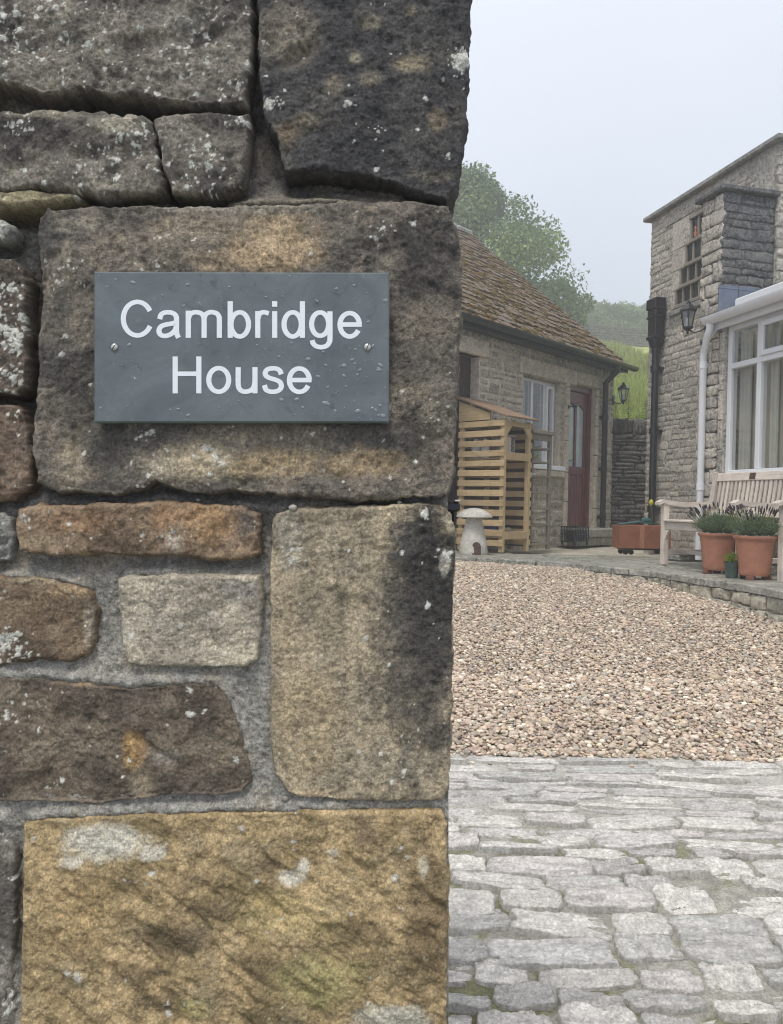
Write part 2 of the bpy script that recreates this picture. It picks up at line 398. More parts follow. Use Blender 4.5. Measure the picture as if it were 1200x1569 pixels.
M['bark'] = plain_mat('bark', (0.10, 0.085, 0.07), 0.9, 0.2, 0, 0.4, 20)
M['steel'] = plain_mat('bright_screw', (0.62, 0.60, 0.55), 0.28, 0.5, 1.0, 0.1, 200)
M['letter'] = plain_mat('white_letter_paint', (0.86, 0.88, 0.90), 0.5, 0.4, 0, 0.04, 60)
M['poly'] = plain_mat('roof_sheet', (0.55, 0.57, 0.58), 0.3, 0.5, 0, 0.1, 5)
M['orange'] = plain_mat('orange_pot', (0.55, 0.20, 0.13), 0.7, 0.3, 0, 0.2, 20)
M['field_stone'] = stone_mat('far_field_stone', [(0.053, 0.050, 0.044), (0.088, 0.083, 0.073), (0.071, 0.068, 0.059), (0.118, 0.108, 0.094)], dark=(0.05, 0.05, 0.05), dark_amt=0.5, light=(0.3, 0.3, 0.27), light_amt=0.08)
M['yellow'] = plain_mat('yellow_petal', (0.62, 0.52, 0.04), 0.6, 0.3, 0, 0.2, 60)
#@@BODY
# ------------------------------------------------------------------ ground, cobbles, gravel, terrace
TZ = CZ - 0.57                              # terrace level
GE = 3.10                                   # where cobbles meet gravel
def gz(X, Y):
    X = np.asarray(X, float); Y = np.asarray(Y, float)
    a = -1.01 - 0.06 * (GE - Y)
    b = -1.01 + 0.085 * (Y - GE) + 0.012 * np.maximum(X - .5, 0) * np.clip((Y - GE) / 2, 0, 1)
    return CZ + np.where(Y < GE, a, np.minimum(b, -0.625))
g = MB(); g.add([(-55, -6, CZ - 2.0), (55, -6, CZ - 2.0), (55, 74, CZ - 2.0), (-55, 74, CZ - 2.0)], [(0, 1, 2, 3)])
kind(g.build('ground', M['soil']), 'structure')

def grid_sheet(name, xs, ys, zf, colf, mat):
    X, Y = np.meshgrid(xs, ys); n, k = X.shape
    P = np.stack([X.ravel(), Y.ravel(), np.zeros(X.size)], 1)
    P[:, 2] = zf(P)
    i = np.arange(n * k).reshape(n, k)
    Q = np.stack([i[:-1, :-1].ravel(), i[:-1, 1:].ravel(), i[1:, 1:].ravel(), i[1:, :-1].ravel()], 1)
    return link(name, mesh(name, P, Q, True, colf(P)), mat)

# cobbled apron: mossy bed with each cobble on it
def bed_z(P):
    return gz(P[:, 0], P[:, 1]) - 0.0065 + 0.008 * fbm(P * 7, 4, 3) + 0.003 * fbm(P * 32, 3, 5)
def bed_c(P):
    n = fbm(P * 5, 4, 11)[:, None]; n2 = fbm(P * 22, 3, 13)[:, None]
    c = np.array([0.33, 0.315, 0.27]) * (1 + 0.35 * n2)
    mo = sstep(-0.02, 0.22, n[:, 0] + .35 * n2[:, 0])[:, None] * sstep(3.0, 2.2, P[:, 1])[:, None]
    c = c * (1 - mo) + np.array([0.175, 0.172, 0.095]) * (1 + .3 * n2) * mo
    far = sstep(2.2, 2.9, P[:, 1])[:, None]
    return np.clip(c * (1 - far) + np.array([0.44, 0.42, 0.38]) * (1 + .2 * n2) * far, 0.01, 1)
apron = grid_sheet('cobbled_drive', np.linspace(-1.4, 2.3, 280), np.linspace(0.9, GE + .03, 180), bed_z, bed_c, M['moss_bed'])
kind(apron, 'structure')
g = MB(); g.add([(-6, -5, CZ - 1.30), (8, -5, CZ - 1.30), (8, 3.1, CZ - 1.12), (-6, 3.1, CZ - 1.12)], [(0, 1, 2, 3)])
kind(g.build('road', M['flag']), 'structure')

def cobble_mesh(seed, lo):
    """one riven cobble, unit size in x (length) and y (width), top near z = 0"""
    nu, nv = (46, 26) if lo == 0 else (20, 10)
    u = np.linspace(-1, 1, nu); v = np.linspace(-1, 1, nv)
    Uu, Vv = np.meshgrid(u, v); Uu = Uu.ravel(); Vv = Vv.ravel()
    ex = [4.0, 7.0, 5.0, 9.0, 3.4][seed % 5]
    rr = (np.abs(Uu) ** ex + np.abs(Vv) ** ex) ** (1 / ex); mxr = np.maximum(np.abs(Uu), np.abs(Vv)) + 1e-6
    k = mxr / np.maximum(rr, 1e-6)
    x = Uu * k; y = Vv * k
    rim = np.clip(mxr, 0, 1)
    ang = np.arctan2(y, x)
    an = np.stack([np.cos(ang) * 1.3 + seed * 7.1, np.sin(ang) * 1.3, np.full_like(ang, seed * 3.3)], 1)
    wob = 1 + (0.20 * fbm(an, 2, seed) + .05 * fbm(an * 3.1, 3, seed + 8)) * rim
    x = x * wob * .5; y = y * wob * .5
    P = np.stack([x * 2.2, y * 1.3, np.full_like(x, seed * 1.7)], 1)
    n = fbm(P * np.array([.9, 3.4, 1.6]) + seed, 4, seed + 5)        # splits run along the stone
    ter = np.floor(n * 5 + 0.5) / 5                    # riven ledges
    tl = np.random.RandomState(seed)
    z = 0.19 * (0.25 * n + 0.75 * ter) + 0.05 * fbm(P * 7, 4, seed + 9) + x * tl.normal(0, .10) + y * tl.normal(0, .16)
    z = z + 0.03 * (1 - rim ** 2) - 0.60 * sstep(0.90, 1.0, rim) ** 1.5
    V = np.stack([x, y, z], 1)
    i = np.arange(nu * nv).reshape(nv, nu)
    Q = np.stack([i[:-1, :-1].ravel(), i[:-1, 1:].ravel(), i[1:, 1:].ravel(), i[1:, :-1].ravel()], 1)
    t = fbm(P * np.array([1.6, 4.2, 3]), 4, seed + 21)
    tints = [(0.61, 0.585, 0.545), (0.53, 0.51, 0.475), (0.63, 0.595, 0.545), (0.60, 0.555, 0.52), (0.49, 0.47, 0.435), (0.68, 0.645, 0.59)]
    c = np.array(tints[seed % len(tints)]) * (.93 + 0.46 * t[:, None] + .5 * fbm(P * 12, 4, seed + 2)[:, None])
    e = sstep(0.84, 0.97, rim + .1 * t)[:, None] * .68
    c = c * (1 - e) + np.array([0.17, 0.165, 0.13]) * e
    return mesh('cobble', V, Q, True, np.clip(c, .02, .95))
COB = [cobble_mesh(s, 0) for s in range(1, 19)]
cr_ = random.Random(21); nco = 0
y = 1.34; row = 0
while y < GE - .03:
    h = cr_.uniform(.058, .105) if y < 2.3 else cr_.uniform(.048, .080)
    x = 0.02 + cr_.uniform(-.12, 0) - .1 * (row % 2)
    xe = 0.64 * y + .18
    while x < xe:
        L = cr_.choice((cr_.uniform(.11, .18), cr_.uniform(.16, .30))) if y < 2.5 else cr_.uniform(.18, .36)
        if cr_.random() > .03 and nco < 330:
            o = link('cobble', COB[cr_.randrange(len(COB))], M['cobble'], apron)
            cx, cy = x + L / 2, y + h / 2 + cr_.uniform(-.020, .020)
            s = 1.0 if y < 2.5 else .9
            o.location = (cx, cy, float(gz(cx, cy)) + cr_.uniform(-.004, .008) * s - (0 if y < 2.4 else .003))
            o.scale = (L * cr_.uniform(1.04, 1.13), h * cr_.uniform(1.10, 1.32), .066 * s * cr_.uniform(.7, 1.25))
            o.rotation_euler = (cr_.uniform(-.02, .02), cr_.uniform(-.02, .02), cr_.gauss(.0, .07) + (math.pi if cr_.random() < .5 else 0))
            nco += 1
        x += L + cr_.uniform(.002, .016) + (.05 if cr_.random() < .06 else 0)
    y += h + cr_.uniform(.000, .008); row += 1

# gravel bed and pebbles
def gv_z(P): return gz(P[:, 0], P[:, 1]) - .012 + .006 * fbm(P * 2.1, 3, 4)
def gv_c(P): return np.tile(np.array([[0.46, 0.38, 0.31]]), (len(P), 1))
bedg = grid_sheet('gravel_bed', np.linspace(-2.5, 5.5, 60), np.linspace(GE - .01, 9.6, 60), gv_z, gv_c, M['moss_bed'])
kind(bedg, 'structure')
def ico(sub):
    import bmesh
    bm = bmesh.new(); bmesh.ops.create_icosphere(bm, subdivisions=sub, radius=1)
    bm.verts.ensure_lookup_table()
    V = np.array([v.co[:] for v in bm.verts]); Fc = np.array([[v.index for v in f.verts] for f in bm.faces]); bm.free()
    return V, Fc
EDGE = [(-3.0, 9.6), (-0.6, 8.85), (0.42, 8.32), (0.695, 8.20), (1.806, 7.61), (1.98, 7.19), (2.37, 6.75), (2.49, 6.25), (2.64, 5.88), (2.735, 5.38), (2.83, 4.8), (2.95, 3.9), (3.0, 3.0)]
EX = np.array([e[0] for e in EDGE]); EY = np.array([e[1] for e in EDGE])
def edge_x(Y): return np.interp(Y, EY[::-1], EX[::-1])
def edge_y(X): return np.interp(X, EX, EY)
def pebbles(n_per_m2, y0, y1, sub, seed, size):
    rs = np.random.RandomState(seed)
    A = (y1 - y0) * 6.0; n = int(A * n_per_m2)
    Y = rs.uniform(y0, y1, n); X = rs.uniform(-1.6, 4.4, n)
    jag = GE - .02 + .045 * fbm(np.stack([X * 3, 0 * X, 0 * X], 1), 4, 88) - .05 * (rs.rand(n) < .05) * rs.exponential(1, n)
    keep = (Y > jag) & (X > .05 * Y - .95) & (X < .55 * Y + .35)
    keep &= (X < edge_x(Y) + .02) & (Y < edge_y(X) + .02)
    X = X[keep]; Y = Y[keep]; n = len(X)
    V0, F0 = ico(sub); k = len(V0)
    nvar = 12
    var = np.stack([V0 * (1 + .22 * fbm(V0 * 1.1 + 9 * q, 2, q)[:, None]) for q in range(nvar)])
    base = var[rs.randint(0, nvar, n)]
    s = size * np.exp(rs.normal(0, .32, n))[:, None] * np.stack([rs.uniform(.9, 1.35, n), rs.uniform(.7, 1.05, n), rs.uniform(.42, .75, n)], 1)
    P = base * s[:, None, :]
    tx = rs.normal(0, .35, n); ta = rs.uniform(0, 6.283, n)
    c, q = np.cos(tx)[:, None], np.sin(tx)[:, None]
    yy = P[:, :, 1] * c - P[:, :, 2] * q; zz = P[:, :, 1] * q + P[:, :, 2] * c
    c, q = np.cos(ta)[:, None], np.sin(ta)[:, None]
    xx = P[:, :, 0] * c - yy * q; y2 = P[:, :, 0] * q + yy * c
    und = .006 * fbm(np.stack([X, Y, 0 * X], 1) * 2.1, 3, 4)
    Z = gz(X, Y) - .006 + und + rs.uniform(0, .014, n)
    W = np.stack([xx + X[:, None], y2 + Y[:, None], zz + Z[:, None]], 2).reshape(-1, 3)
    Fa = (F0[None] + (np.arange(n) * k)[:, None, None]).reshape(-1, 3)
    pal = lin([(196, 178, 160), (178, 158, 142), (208, 192, 176), (168, 146, 128), (186, 160, 140), (168, 156, 146), (214, 202, 190), (164, 146, 130), (190, 170, 142), (186, 158, 144), (150, 141, 134), (196, 172, 150)])
    pal = (pal * .82 + pal.mean(1, keepdims=True) * .18) * np.array([1.01, 1.0, .92])
    pc = pal[rs.randint(0, len(pal), n)] * rs.uniform(.80, 1.36, (n, 1))
    patch = 1 + .16 * fbm(np.stack([X, Y, 0 * X], 1) * 1.1, 3, 44)[:, None]
    col = np.repeat(np.clip(pc * patch, 0, 1), k, 0)
    return W, Fa, col
parts = [pebbles(5800, GE - .25, 4.1, 2, 1, .0084), pebbles(4700, 4.05, 8.9, 1, 2, .0094)]
# a scatter of strays along the ragged edge of the cobbles
Vv = []; Ff = []; Cc = []; off = 0
for W_, Fa, co in parts:
    Vv.append(W_); Ff.append(Fa + off); Cc.append(co); off += len(W_)
gvo = link('gravel', mesh('gravel', np.concatenate(Vv), np.concatenate(Ff), True, np.concatenate(Cc)), M['pebble'])
kind(gvo, 'stuff')

# terrace: slab, capping flags along its curved edge, retaining wall under them
back = [(3.4, 2.4), (7.5, 2.4), (7.5, 12.9), (-1.2, 12.9), (-3.4, 11.0)]
poly = EDGE + back
tv = [(x, y, TZ - .055) for x, y in poly]
g = MB(); g.add(tv + [(x, y, CZ - 1.9) for x, y in poly], [tuple(range(len(poly)))[::-1]] + [(i, (i + 1) % len(poly), (i + 1) % len(poly) + len(poly), i + len(poly)) for i in range(len(poly))])
terrace = g.build('terrace', M['retain_stone']); kind(terrace, 'structure')
def slab_mesh(pts, z0, z1, seed, ragged=.012, bev=.008):
    """irregular flag: ragged outline, slightly dished top"""
    rr = random.Random(seed); P = []
    n = len(pts)
    for i in range(n):
        a = Vector(pts[i]); b = Vector(pts[(i + 1) % n]); L = (b - a).length; k = max(2, int(L / .07))
        for j in range(k): P.append(a.lerp(b, j / k) + Vector((rr.uniform(-1, 1), rr.uniform(-1, 1))) * ragged * (0.4 if j == 0 else 1))
    c = sum(P, Vector((0, 0))) / len(P); q = len(P)
    V = []; Fc = []
    rings = [(1.0, z0), (1.0, z1 - bev), (1 - bev / .25, z1), (.6, z1 + rr.uniform(-.004, .004)), (.25, z1 + rr.uniform(-.004, .004))]
    for s, z in rings:
        for p in P:
            w_ = c + (p - c) * s; V.append((w_.x, w_.y, z + rr.uniform(-.0025, .0025)))
    for r_ in range(len(rings) - 1):
        for i in range(q): Fc.append((r_ * q + i, r_ * q + (i + 1) % q, (r_ + 1) * q + (i + 1) % q, (r_ + 1) * q + i))
    V.append((c.x, c.y, z1)); e = len(V) - 1; b_ = (len(rings) - 1) * q
    for i in range(q): Fc.append((b_ + i, b_ + (i + 1) % q, e))
    return V, Fc
# walk the edge
def edge_point(s):
    for i in range(len(EDGE) - 1):
        a, b = Vector(EDGE[i]), Vector(EDGE[i + 1]); L = (b - a).length
        if s <= L: return a + (b - a) * (s / L), (b - a).normalized()
        s -= L
    return Vector(EDGE[-1]), (Vector(EDGE[-1]) - Vector(EDGE[-2])).normalized()
EL = sum((Vector(EDGE[i + 1]) - Vector(EDGE[i])).length for i in range(len(EDGE) - 1))
s = 1.6; q = 0; tr = random.Random(5); joints = [s]
while s < EL - .5:
    L = tr.uniform(.42, .72); joints.append(s + L); s += L
for i in range(len(joints) - 1):
    (a, da), (b, db) = edge_point(joints[i] + .006), edge_point(joints[i + 1] - .006)
    na = Vector((-da.y, da.x)); nb = Vector((-db.y, db.x))   # into the terrace is left of travel? fix below
    if na.dot(Vector((1, 1))) < 0: na = -na
    if nb.dot(Vector((1, 1))) < 0: nb = -nb
    mid, dm = edge_point((joints[i] + joints[i + 1]) / 2)
    nm = Vector((-dm.y, dm.x)); nm = nm if nm.dot(Vector((1, 1))) > 0 else -nm
    wd = tr.uniform(.34, .46)
    pts = [a - na * .035, mid - nm * .035, b - nb * .035, b + nb * wd, a + na * wd]
    V, Fc = slab_mesh(pts, TZ - .05, TZ + tr.uniform(-.004, .006), 100 + i, .014)
    o = link('flagstone', mesh('flagstone', V, [f[::-1] for f in Fc]), M['flag'], terrace)
fr = random.Random(9)
for iy in range(10):
    for ix in range(9):
        x0 = .2 + ix * .62 + (iy % 2) * .3; y0 = 4.2 + iy * .78
        x1, y1 = x0 + .60, y0 + .76
        cx, cy = (x0 + x1) / 2, (y0 + y1) / 2
        if cy < edge_y(cx) + .62 and cx < edge_x(cy) + .62: continue
        if cx > edge_x(cy) + 3.2: continue
        dloc = (cx - 2.73) * -.733 + (cy - 11.5) * .68
        if dloc > .2: continue
        V, Fc = slab_mesh([(x0, y0), (x1, y0), (x1, y1), (x0, y1)], TZ - .05, TZ - .006 + fr.uniform(-.004, .004), 300 + iy * 20 + ix, .012)
        link('flagstone', mesh('flagstone', V, Fc), M['flag'], terrace)

def block_mesh(seed, nx=7, nz=5, round_=.13, rough=.13):
    """a roughly squared building stone, 1 x 1 x 1, face towards -y, back open"""
    rs = np.random.RandomState(seed)
    def axis(n): 
        return np.concatenate([[-.5, -.5 + round_ * .28], np.linspace(-.5 + round_, .5 - round_, max(2, n - 2)), [.5 - round_ * .28, .5]])
    xs = axis(nx); zs = axis(nz)
    X, Z = np.meshgrid(xs, zs); sh = X.shape; X = X.ravel(); Z = Z.ravel()
    dx = np.minimum(.5 - np.abs(X), round_) / round_; dz = np.minimum(.5 - np.abs(Z), round_) / round_
    d = np.minimum(dx, dz)
    y = -.5 + .40 * (1 - np.sqrt(np.clip(1 - (1 - d) ** 2, 0, 1))) * (.6 + .4 * rs.rand())
    # outline wobble
    P = np.stack([X * 2 + seed * 5, Z * 2, 0 * X + seed], 1)
    wx = fbm(P * 1.3, 2, seed) * .20; wz = fbm(P * 1.3 + 40, 2, seed + 3) * .26
    y = y + fbm(P * 1.7, 3, seed + 7) * rough * 3.0 + rs.normal(0, rough * .35, len(X))
    V = np.stack([X * (1 + 0) + wx, y, Z + wz], 1)
    i = np.arange(len(X)).reshape(sh)
    Q = [tuple(int(a) for a in q_) for q_ in np.stack([i[:-1, :-1].ravel(), i[:-1, 1:].ravel(), i[1:, 1:].ravel(), i[1:, :-1].ravel()], 1)]
    rim = list(i[0, :]) + list(i[1:, -1]) + list(i[-1, -2::-1]) + list(i[-2:0:-1, 0])
    V = [tuple(v) for v in V]; b0 = len(V)
    for r_ in rim: V.append((V[r_][0] * .96, .5, V[r_][2] * .96))
    n = len(rim)
    for k in range(n): Q.append((rim[k], b0 + k, b0 + (k + 1) % n, rim[(k + 1) % n]))
    return mesh('stone', V, Q, True)
BLK = [block_mesh(s) for s in range(1, 23)]

def stone_wall(parent, mat, a0, a1, z0, z1, frame, rr, rowh=(.09, .2), wid=(.14, .42), holes=(), depth=.06, joint=.014, limit=300, name='stone', topf=None, proud=.02, back=None):
    """courses of single stones; frame(a, z) -> (location, rotation about z)"""
    z = z0; n = 0; items = []
    while z < z1 - .03:
        h = rr.uniform(*rowh)
        if z + h > z1 - .03: h = z1 - z
        a = a0 - rr.uniform(0, wid[0])
        while a < a1 - .02:
            w_ = rr.uniform(*wid) * (.8 + .5 * min(1, h / rowh[1]))
            lo, hi = max(a, a0), min(a + w_, a1)
            if a1 - hi < .07: hi = a1
            segs = [(lo, hi)]
            sub = [(z, h)]
            if rr.random() < .30: sub = [(z - h * rr.uniform(0, .16), h * rr.uniform(.9, 1.12))]
            if h > rowh[1] * .7 and rr.random() < .5: sub = [(z, h * .5), (z + h * .5, h * .5)]
            for (zz, hh) in sub:
                for (l, r_) in segs:
                    pcs = [(l, r_)]
                    for (ha0, ha1, hz0, hz1) in holes:
                        if zz + hh * .5 > hz0 and zz + hh * .5 < hz1:
                            nx = []
                            for (p, q_) in pcs:
                                if q_ <= ha0 or p >= ha1: nx.append((p, q_))
                                else:
                                    if p < ha0 - .04: nx.append((p, ha0))
                                    if q_ > ha1 + .04: nx.append((ha1, q_))
                            pcs = nx
                    for (p, q_) in pcs:
                        top = zz + hh
                        if topf is not None:
                            tmax = topf((p + q_) / 2)
                            if zz > tmax - .04: continue
                            top = min(top, tmax)
                        if q_ - p < .035: continue
                        lc, rz = frame((p + q_) / 2, (zz + top) / 2)
                        items.append(((q_ - p) * (top - zz), rr.randrange(len(BLK)), lc, ((q_ - p) - joint * rr.uniform(.5, 1.5), depth * rr.uniform(.8, 1.25), (top - zz) - joint * rr.uniform(.5, 1.5)), (rr.gauss(0, .015), rr.gauss(0, .035), rz)))
                        n += 1
            a += w_
        z += h
    items.sort(key=lambda t: -t[0]); jv = []; jf = []
    for k, (_, bi, lc, sc_, ro) in enumerate(items):
        if k < limit:
            o = link(name, BLK[bi], None, parent)
            o.data.materials or o.data.materials.append(mat)
            o.material_slots[0].link = 'OBJECT'; o.material_slots[0].material = mat
            o.location = lc; o.scale = sc_; o.rotation_euler = ro
        else:
            from mathutils import Euler
            mw = Matrix.LocRotScale(Vector(lc), Euler(ro), Vector(sc_)); b0 = len(jv)
            jv += [tuple(mw @ v.co) for v in BLK[bi].vertices]; jf += [tuple(q + b0 for q in f.vertices) for f in BLK[bi].polygons]
    if jv:
        o = link('small_stones', mesh('small_stones', jv, jf, True), mat, parent); o['kind'] = 'stuff'
    return n

# stones of the retaining wall, right-hand run
rw = random.Random(31); n_rw = 0
s = 3.6
while s < EL - .6:
    L = rw.uniform(.12, .30); (p, d_) = edge_point(s + L / 2)
    zb = float(gz(p.x, p.y)) - .05; zt = TZ - .055
    H = zt - zb
    if H > .05:
        k = 1 if H < .16 else (2 if H < .32 else 3)
        zz = zb
        for j in range(k):
            hh = (zt - zb) / k * rw.uniform(.8, 1.2) if j < k - 1 else zt - zz
            if hh < .03: continue
            o = link('stone', BLK[rw.randrange(len(BLK))], None, terrace)
            o.data.materials or o.data.materials.append(M['retain_stone'])
            o.material_slots[0].link = 'OBJECT'; o.material_slots[0].material = M['retain_stone']
            o.location = (p.x, p.y, zz + hh / 2)
            o.scale = (L * .95, .07 * rw.uniform(.8, 1.2), hh * .95)
            o.rotation_euler = (0, rw.gauss(0, .06), math.atan2(d_.y, d_.x))
            zz += hh; n_rw += 1
    s += L
# ------------------------------------------------------------------ the gate pier, stone by stone
PD = 0.80; PS = PD / FOC                     # the face stands 0.8 m off; metres per unit of the drawing below
PB = np.array([-0.16, 0.98, float(gz(-.16, .98))])
def pier_pt(px, py, d):
    """px, py: position on the face (drawn 1200 x 1569); d: metres behind the face plane"""
    return CAM + F * (PD + np.asarray(d))[..., None] + RT * ((np.asarray(px) - 600) * PS)[..., None] + UP * ((784.5 - np.asarray(py)) * PS)[..., None]
pier = thing('gate_pier', 'tall gate pier of rough weathered stone blocks with recessed mortar joints', 'gate pier', tuple(PB))
PCOL = 2.15                                   # drawn colour -> base colour under this light

def resample(pts, n):
    P = np.array(pts, float); seg = np.linalg.norm(np.diff(P, axis=0), axis=1); t = np.concatenate([[0], np.cumsum(seg)])
    u = np.linspace(0, t[-1], n)
    return np.stack([np.interp(u, t, P[:, 0]), np.interp(u, t, P[:, 1])], 1)
def smooth_loop(P, k=2):
    for _ in range(k): P = .5 * P + .25 * np.roll(P, 1, 0) + .25 * np.roll(P, -1, 0)
    return P
def sd_to(P, L):
    """distance of points to a closed outline (chunked)"""
    A = L; B = np.roll(L, -1, 0); d = B - A; dd = (d ** 2).sum(1) + 1e-9
    out = np.empty(len(P))
    for i in range(0, len(P), 20000):
        q = P[i:i + 20000, None, :] - A[None]
        t = np.clip((q * d[None]).sum(2) / dd, 0, 1)
        out[i:i + 20000] = np.sqrt((((q - t[..., None] * d[None]) ** 2).sum(2)).min(1))
    return out
def inside(P, L):
    x, y = P[:, 0], P[:, 1]; r = np.zeros(len(P), bool); n = len(L)
    for i in range(n):
        x0, y0 = L[i]; x1, y1 = L[(i + 1) % n]
        if y0 == y1: continue
        c = ((y0 > y) != (y1 > y)) & (x < (x1 - x0) * (y - y0) / (y1 - y0) + x0)
        r ^= c
    return r
OUTL = []
def px_noise(P2, sc, octv=4, seed=0, z=0.0, gain=.5):
    return fbm(np.stack([P2[:, 0] / sc, P2[:, 1] / sc, np.full(len(P2), z)], 1), octv, seed, gain)
def make_stone(seed, top, right, bottom, left, cols, step=2.0, edge=7, face=0.0, bulge=6, mid=4, fine=1.9, terrace=0.0, tool=0.0, facet=0.0,
               dark=(), light=(), lichen=0, lclump=None, pits=25, pitr=5, gouges=(), thick=None, label=None, craggy=4.0, soot=0.0, streak=0.0):
    rs = np.random.RandomState(seed)
    # straight runs get a ragged line of their own
    def rag(L):
        n = max(3, int(np.linalg.norm(np.diff(np.array(L, float), axis=0), axis=1).sum() / step)); return resample(L, n)
    T = [tuple(p) for p in top]; Rr = [T[-1]] + [tuple(p) for p in right]; Bb = [tuple(p) for p in bottom]; Ll = [tuple(p) for p in left]
    Bm = [Rr[-1]] + Bb; Lf = [Bm[-1]] + Ll + [T[0]]
    lt = np.linalg.norm(np.diff(np.array(T, float), axis=0), axis=1).sum(); lb = np.linalg.norm(np.diff(np.array(Bm, float), axis=0), axis=1).sum()
    ll = np.linalg.norm(np.diff(np.array(Lf, float), axis=0), axis=1).sum(); lr = np.linalg.norm(np.diff(np.array(Rr, float), axis=0), axis=1).sum()
    nu = int(max(lt, lb) / step) + 2; nv = int(max(ll, lr) / step) + 2
    tp = resample(T, nu); bt = resample(Bm[::-1], nu); lf = resample(Lf[::-1], nv); rt = resample(Rr, nv)
    u = np.linspace(0, 1, nu)[None, :, None]; v = np.linspace(0, 1, nv)[:, None, None]
    S = (1 - v) * tp[None] + v * bt[None] + (1 - u) * lf[:, None] + u * rt[:, None] \
        - ((1 - u) * (1 - v) * tp[0] + u * (1 - v) * tp[-1] + (1 - u) * v * bt[0] + u * v * bt[-1])
    P = S.reshape(-1, 2)
    # ragged outline: shift everything near the rim by noise
    nxr = (px_noise(P, 34, 4, seed + 50) * 1.6 + .7 * px_noise(P, 9, 3, seed + 51)) * craggy; nyr = (px_noise(P, 34, 4, seed + 60) * 1.6 + .7 * px_noise(P, 9, 3, seed + 61)) * craggy
    i = np.arange(nu * nv).reshape(nv, nu)
    rim = np.concatenate([i[0, :], i[1:, -1], i[-1, -2::-1], i[-2:0:-1, 0]])
    loop0 = P[rim]
    d0 = sd_to(P, loop0[::3])
    wgt = np.exp(-d0 / 22.0)
    P = P + np.stack([nxr, nyr], 1) * wgt[:, None]
    loop = P[rim]; OUTL.append(loop)
    d = d0
    # relief in drawing units (positive = towards the viewer)
    H = bulge * 1.6 * px_noise(P, 170, 3, seed) + mid * 1.7 * px_noise(P, 46, 4, seed + 5) + fine * 1.5 * px_noise(P, 12, 4, seed + 9, gain=.7) + fine * .9 * px_noise(P, 26, 4, seed + 10, gain=.6)
    n = px_noise(P, 150, 4, seed + 23, gain=.6); H -= (0 if (tool or streak) else 2.2) * np.exp(-(n / .03) ** 2) * sstep(-.1, .25, px_noise(P, 110, 2, seed + 24))      # hairline cracks
    n = px_noise(P, 30, 3, seed + 26, gain=.6); H += 2.2 * (np.round(n * 3.2) / 3.2) * 1.5                                            # small chipped flats
    if terrace:
        n = px_noise(P, 95, 5, seed + 13, gain=.55) * 3.2
        H += terrace * (np.floor(n) + sstep(.75, 1.0, n - np.floor(n)))
    if tool:
        a = R(38); q = np.stack([(P[:, 0] * math.cos(a) + P[:, 1] * math.sin(a)) / 46, (-P[:, 0] * math.sin(a) + P[:, 1] * math.cos(a)) / 17], 1)
        tn = fbm(np.stack([q[:, 0], q[:, 1], 0 * q[:, 0]], 1) * np.array([.62, .62, 1]), 3, seed + 15)
        H += tool * (tn * 1.5 - .7 * np.abs(tn)) * (.35 + .65 * sstep(1270, 1380, P[:, 1]))
    if facet:
        K = 9; cx = rs.uniform(P[:, 0].min(), P[:, 0].max(), K); cy = rs.uniform(P[:, 1].min(), P[:, 1].max(), K)
        gx = rs.normal(0, .09, K); gy = rs.normal(0, .09, K); hz_ = rs.uniform(2, 9, K)
        wob = px_noise(P, 60, 3, seed + 17) * 10
        pl = np.stack([hz_[k] + gx[k] * (P[:, 0] - cx[k]) + gy[k] * (P[:, 1] - cy[k]) for k in range(K)], 1)
        H += facet * (np.sort(pl, 1)[:, 2] + .15 * wob)
    for k in range(pits):
        c = np.array([rs.uniform(P[:, 0].min(), P[:, 0].max()), rs.uniform(P[:, 1].min(), P[:, 1].max())]); r_ = pitr * rs.uniform(.4, 1.5)
        rr2 = ((P[:, 0] - c[0]) / (r_ * rs.uniform(.8, 1.8))) ** 2 + ((P[:, 1] - c[1]) / r_) ** 2
        H -= r_ * .75 * np.exp(-rr2)
    for (x0, y0, x1, y1, wd, dp) in gouges:
        a = np.array([x0, y0]); b = np.array([x1, y1]); ab = b - a
        t = np.clip(((P - a) @ ab) / (ab @ ab), 0, 1); q = P - a - t[:, None] * ab
        dist = np.sqrt((q ** 2).sum(1)) + 3 * px_noise(P, 15, 3, seed + 77)
        below = np.where(q[:, 1] > 0, dist * .55, dist)      # steep above, easing out below
        H -= dp * np.exp(-(below / wd) ** 2) * np.sin(np.pi * np.clip(t * .94 + .03, 0, 1)) ** .5
    er = edge * (1 + .5 * px_noise(P, 60, 3, seed + 31))
    q = np.clip(d / np.maximum(er, 3), 0, 1)
    Hd = -er * (1 - np.sqrt(np.clip(1 - (1 - q) ** 2, 0, 1)))
    H = H * (0.30 + .70 * sstep(0, 1, q)) + Hd
    depth = (face - H) * PS
    # base colour
    n1 = px_noise(P, 120, 4, seed + 40, gain=.6); n2 = px_noise(P, 38, 4, seed + 42, gain=.65); n3 = px_noise(P, 9, 4, seed + 44, gain=.7); n4 = px_noise(P, 70, 5, seed + 46, gain=.7)
    c = lin(cols)
    t1 = sstep(-.25, .3, n1 + .5 * n2)[:, None]
    col = c[0] * (1 - t1) + c[1] * t1
    t2 = sstep(.02, .42, n4 + .4 * n3)[:, None] * .8
    col = col * (1 - t2) + c[2 % len(c)] * t2
    if soot:
        t3 = (sstep(-.02, .32, -n1 * .6 + n2 * .7 + .5 * n3)[:, None]) * soot
        col = col * (1 - t3) + lin((44, 43, 44)) * t3
    if streak:
        sn = fbm(np.stack([P[:, 0] / 14, P[:, 1] / 120, 0 * P[:, 0]], 1), 3, seed + 48)
        t4 = sstep(.05, .4, sn)[:, None] * streak
        col = col * (1 - t4) + lin((62, 58, 52)) * t4
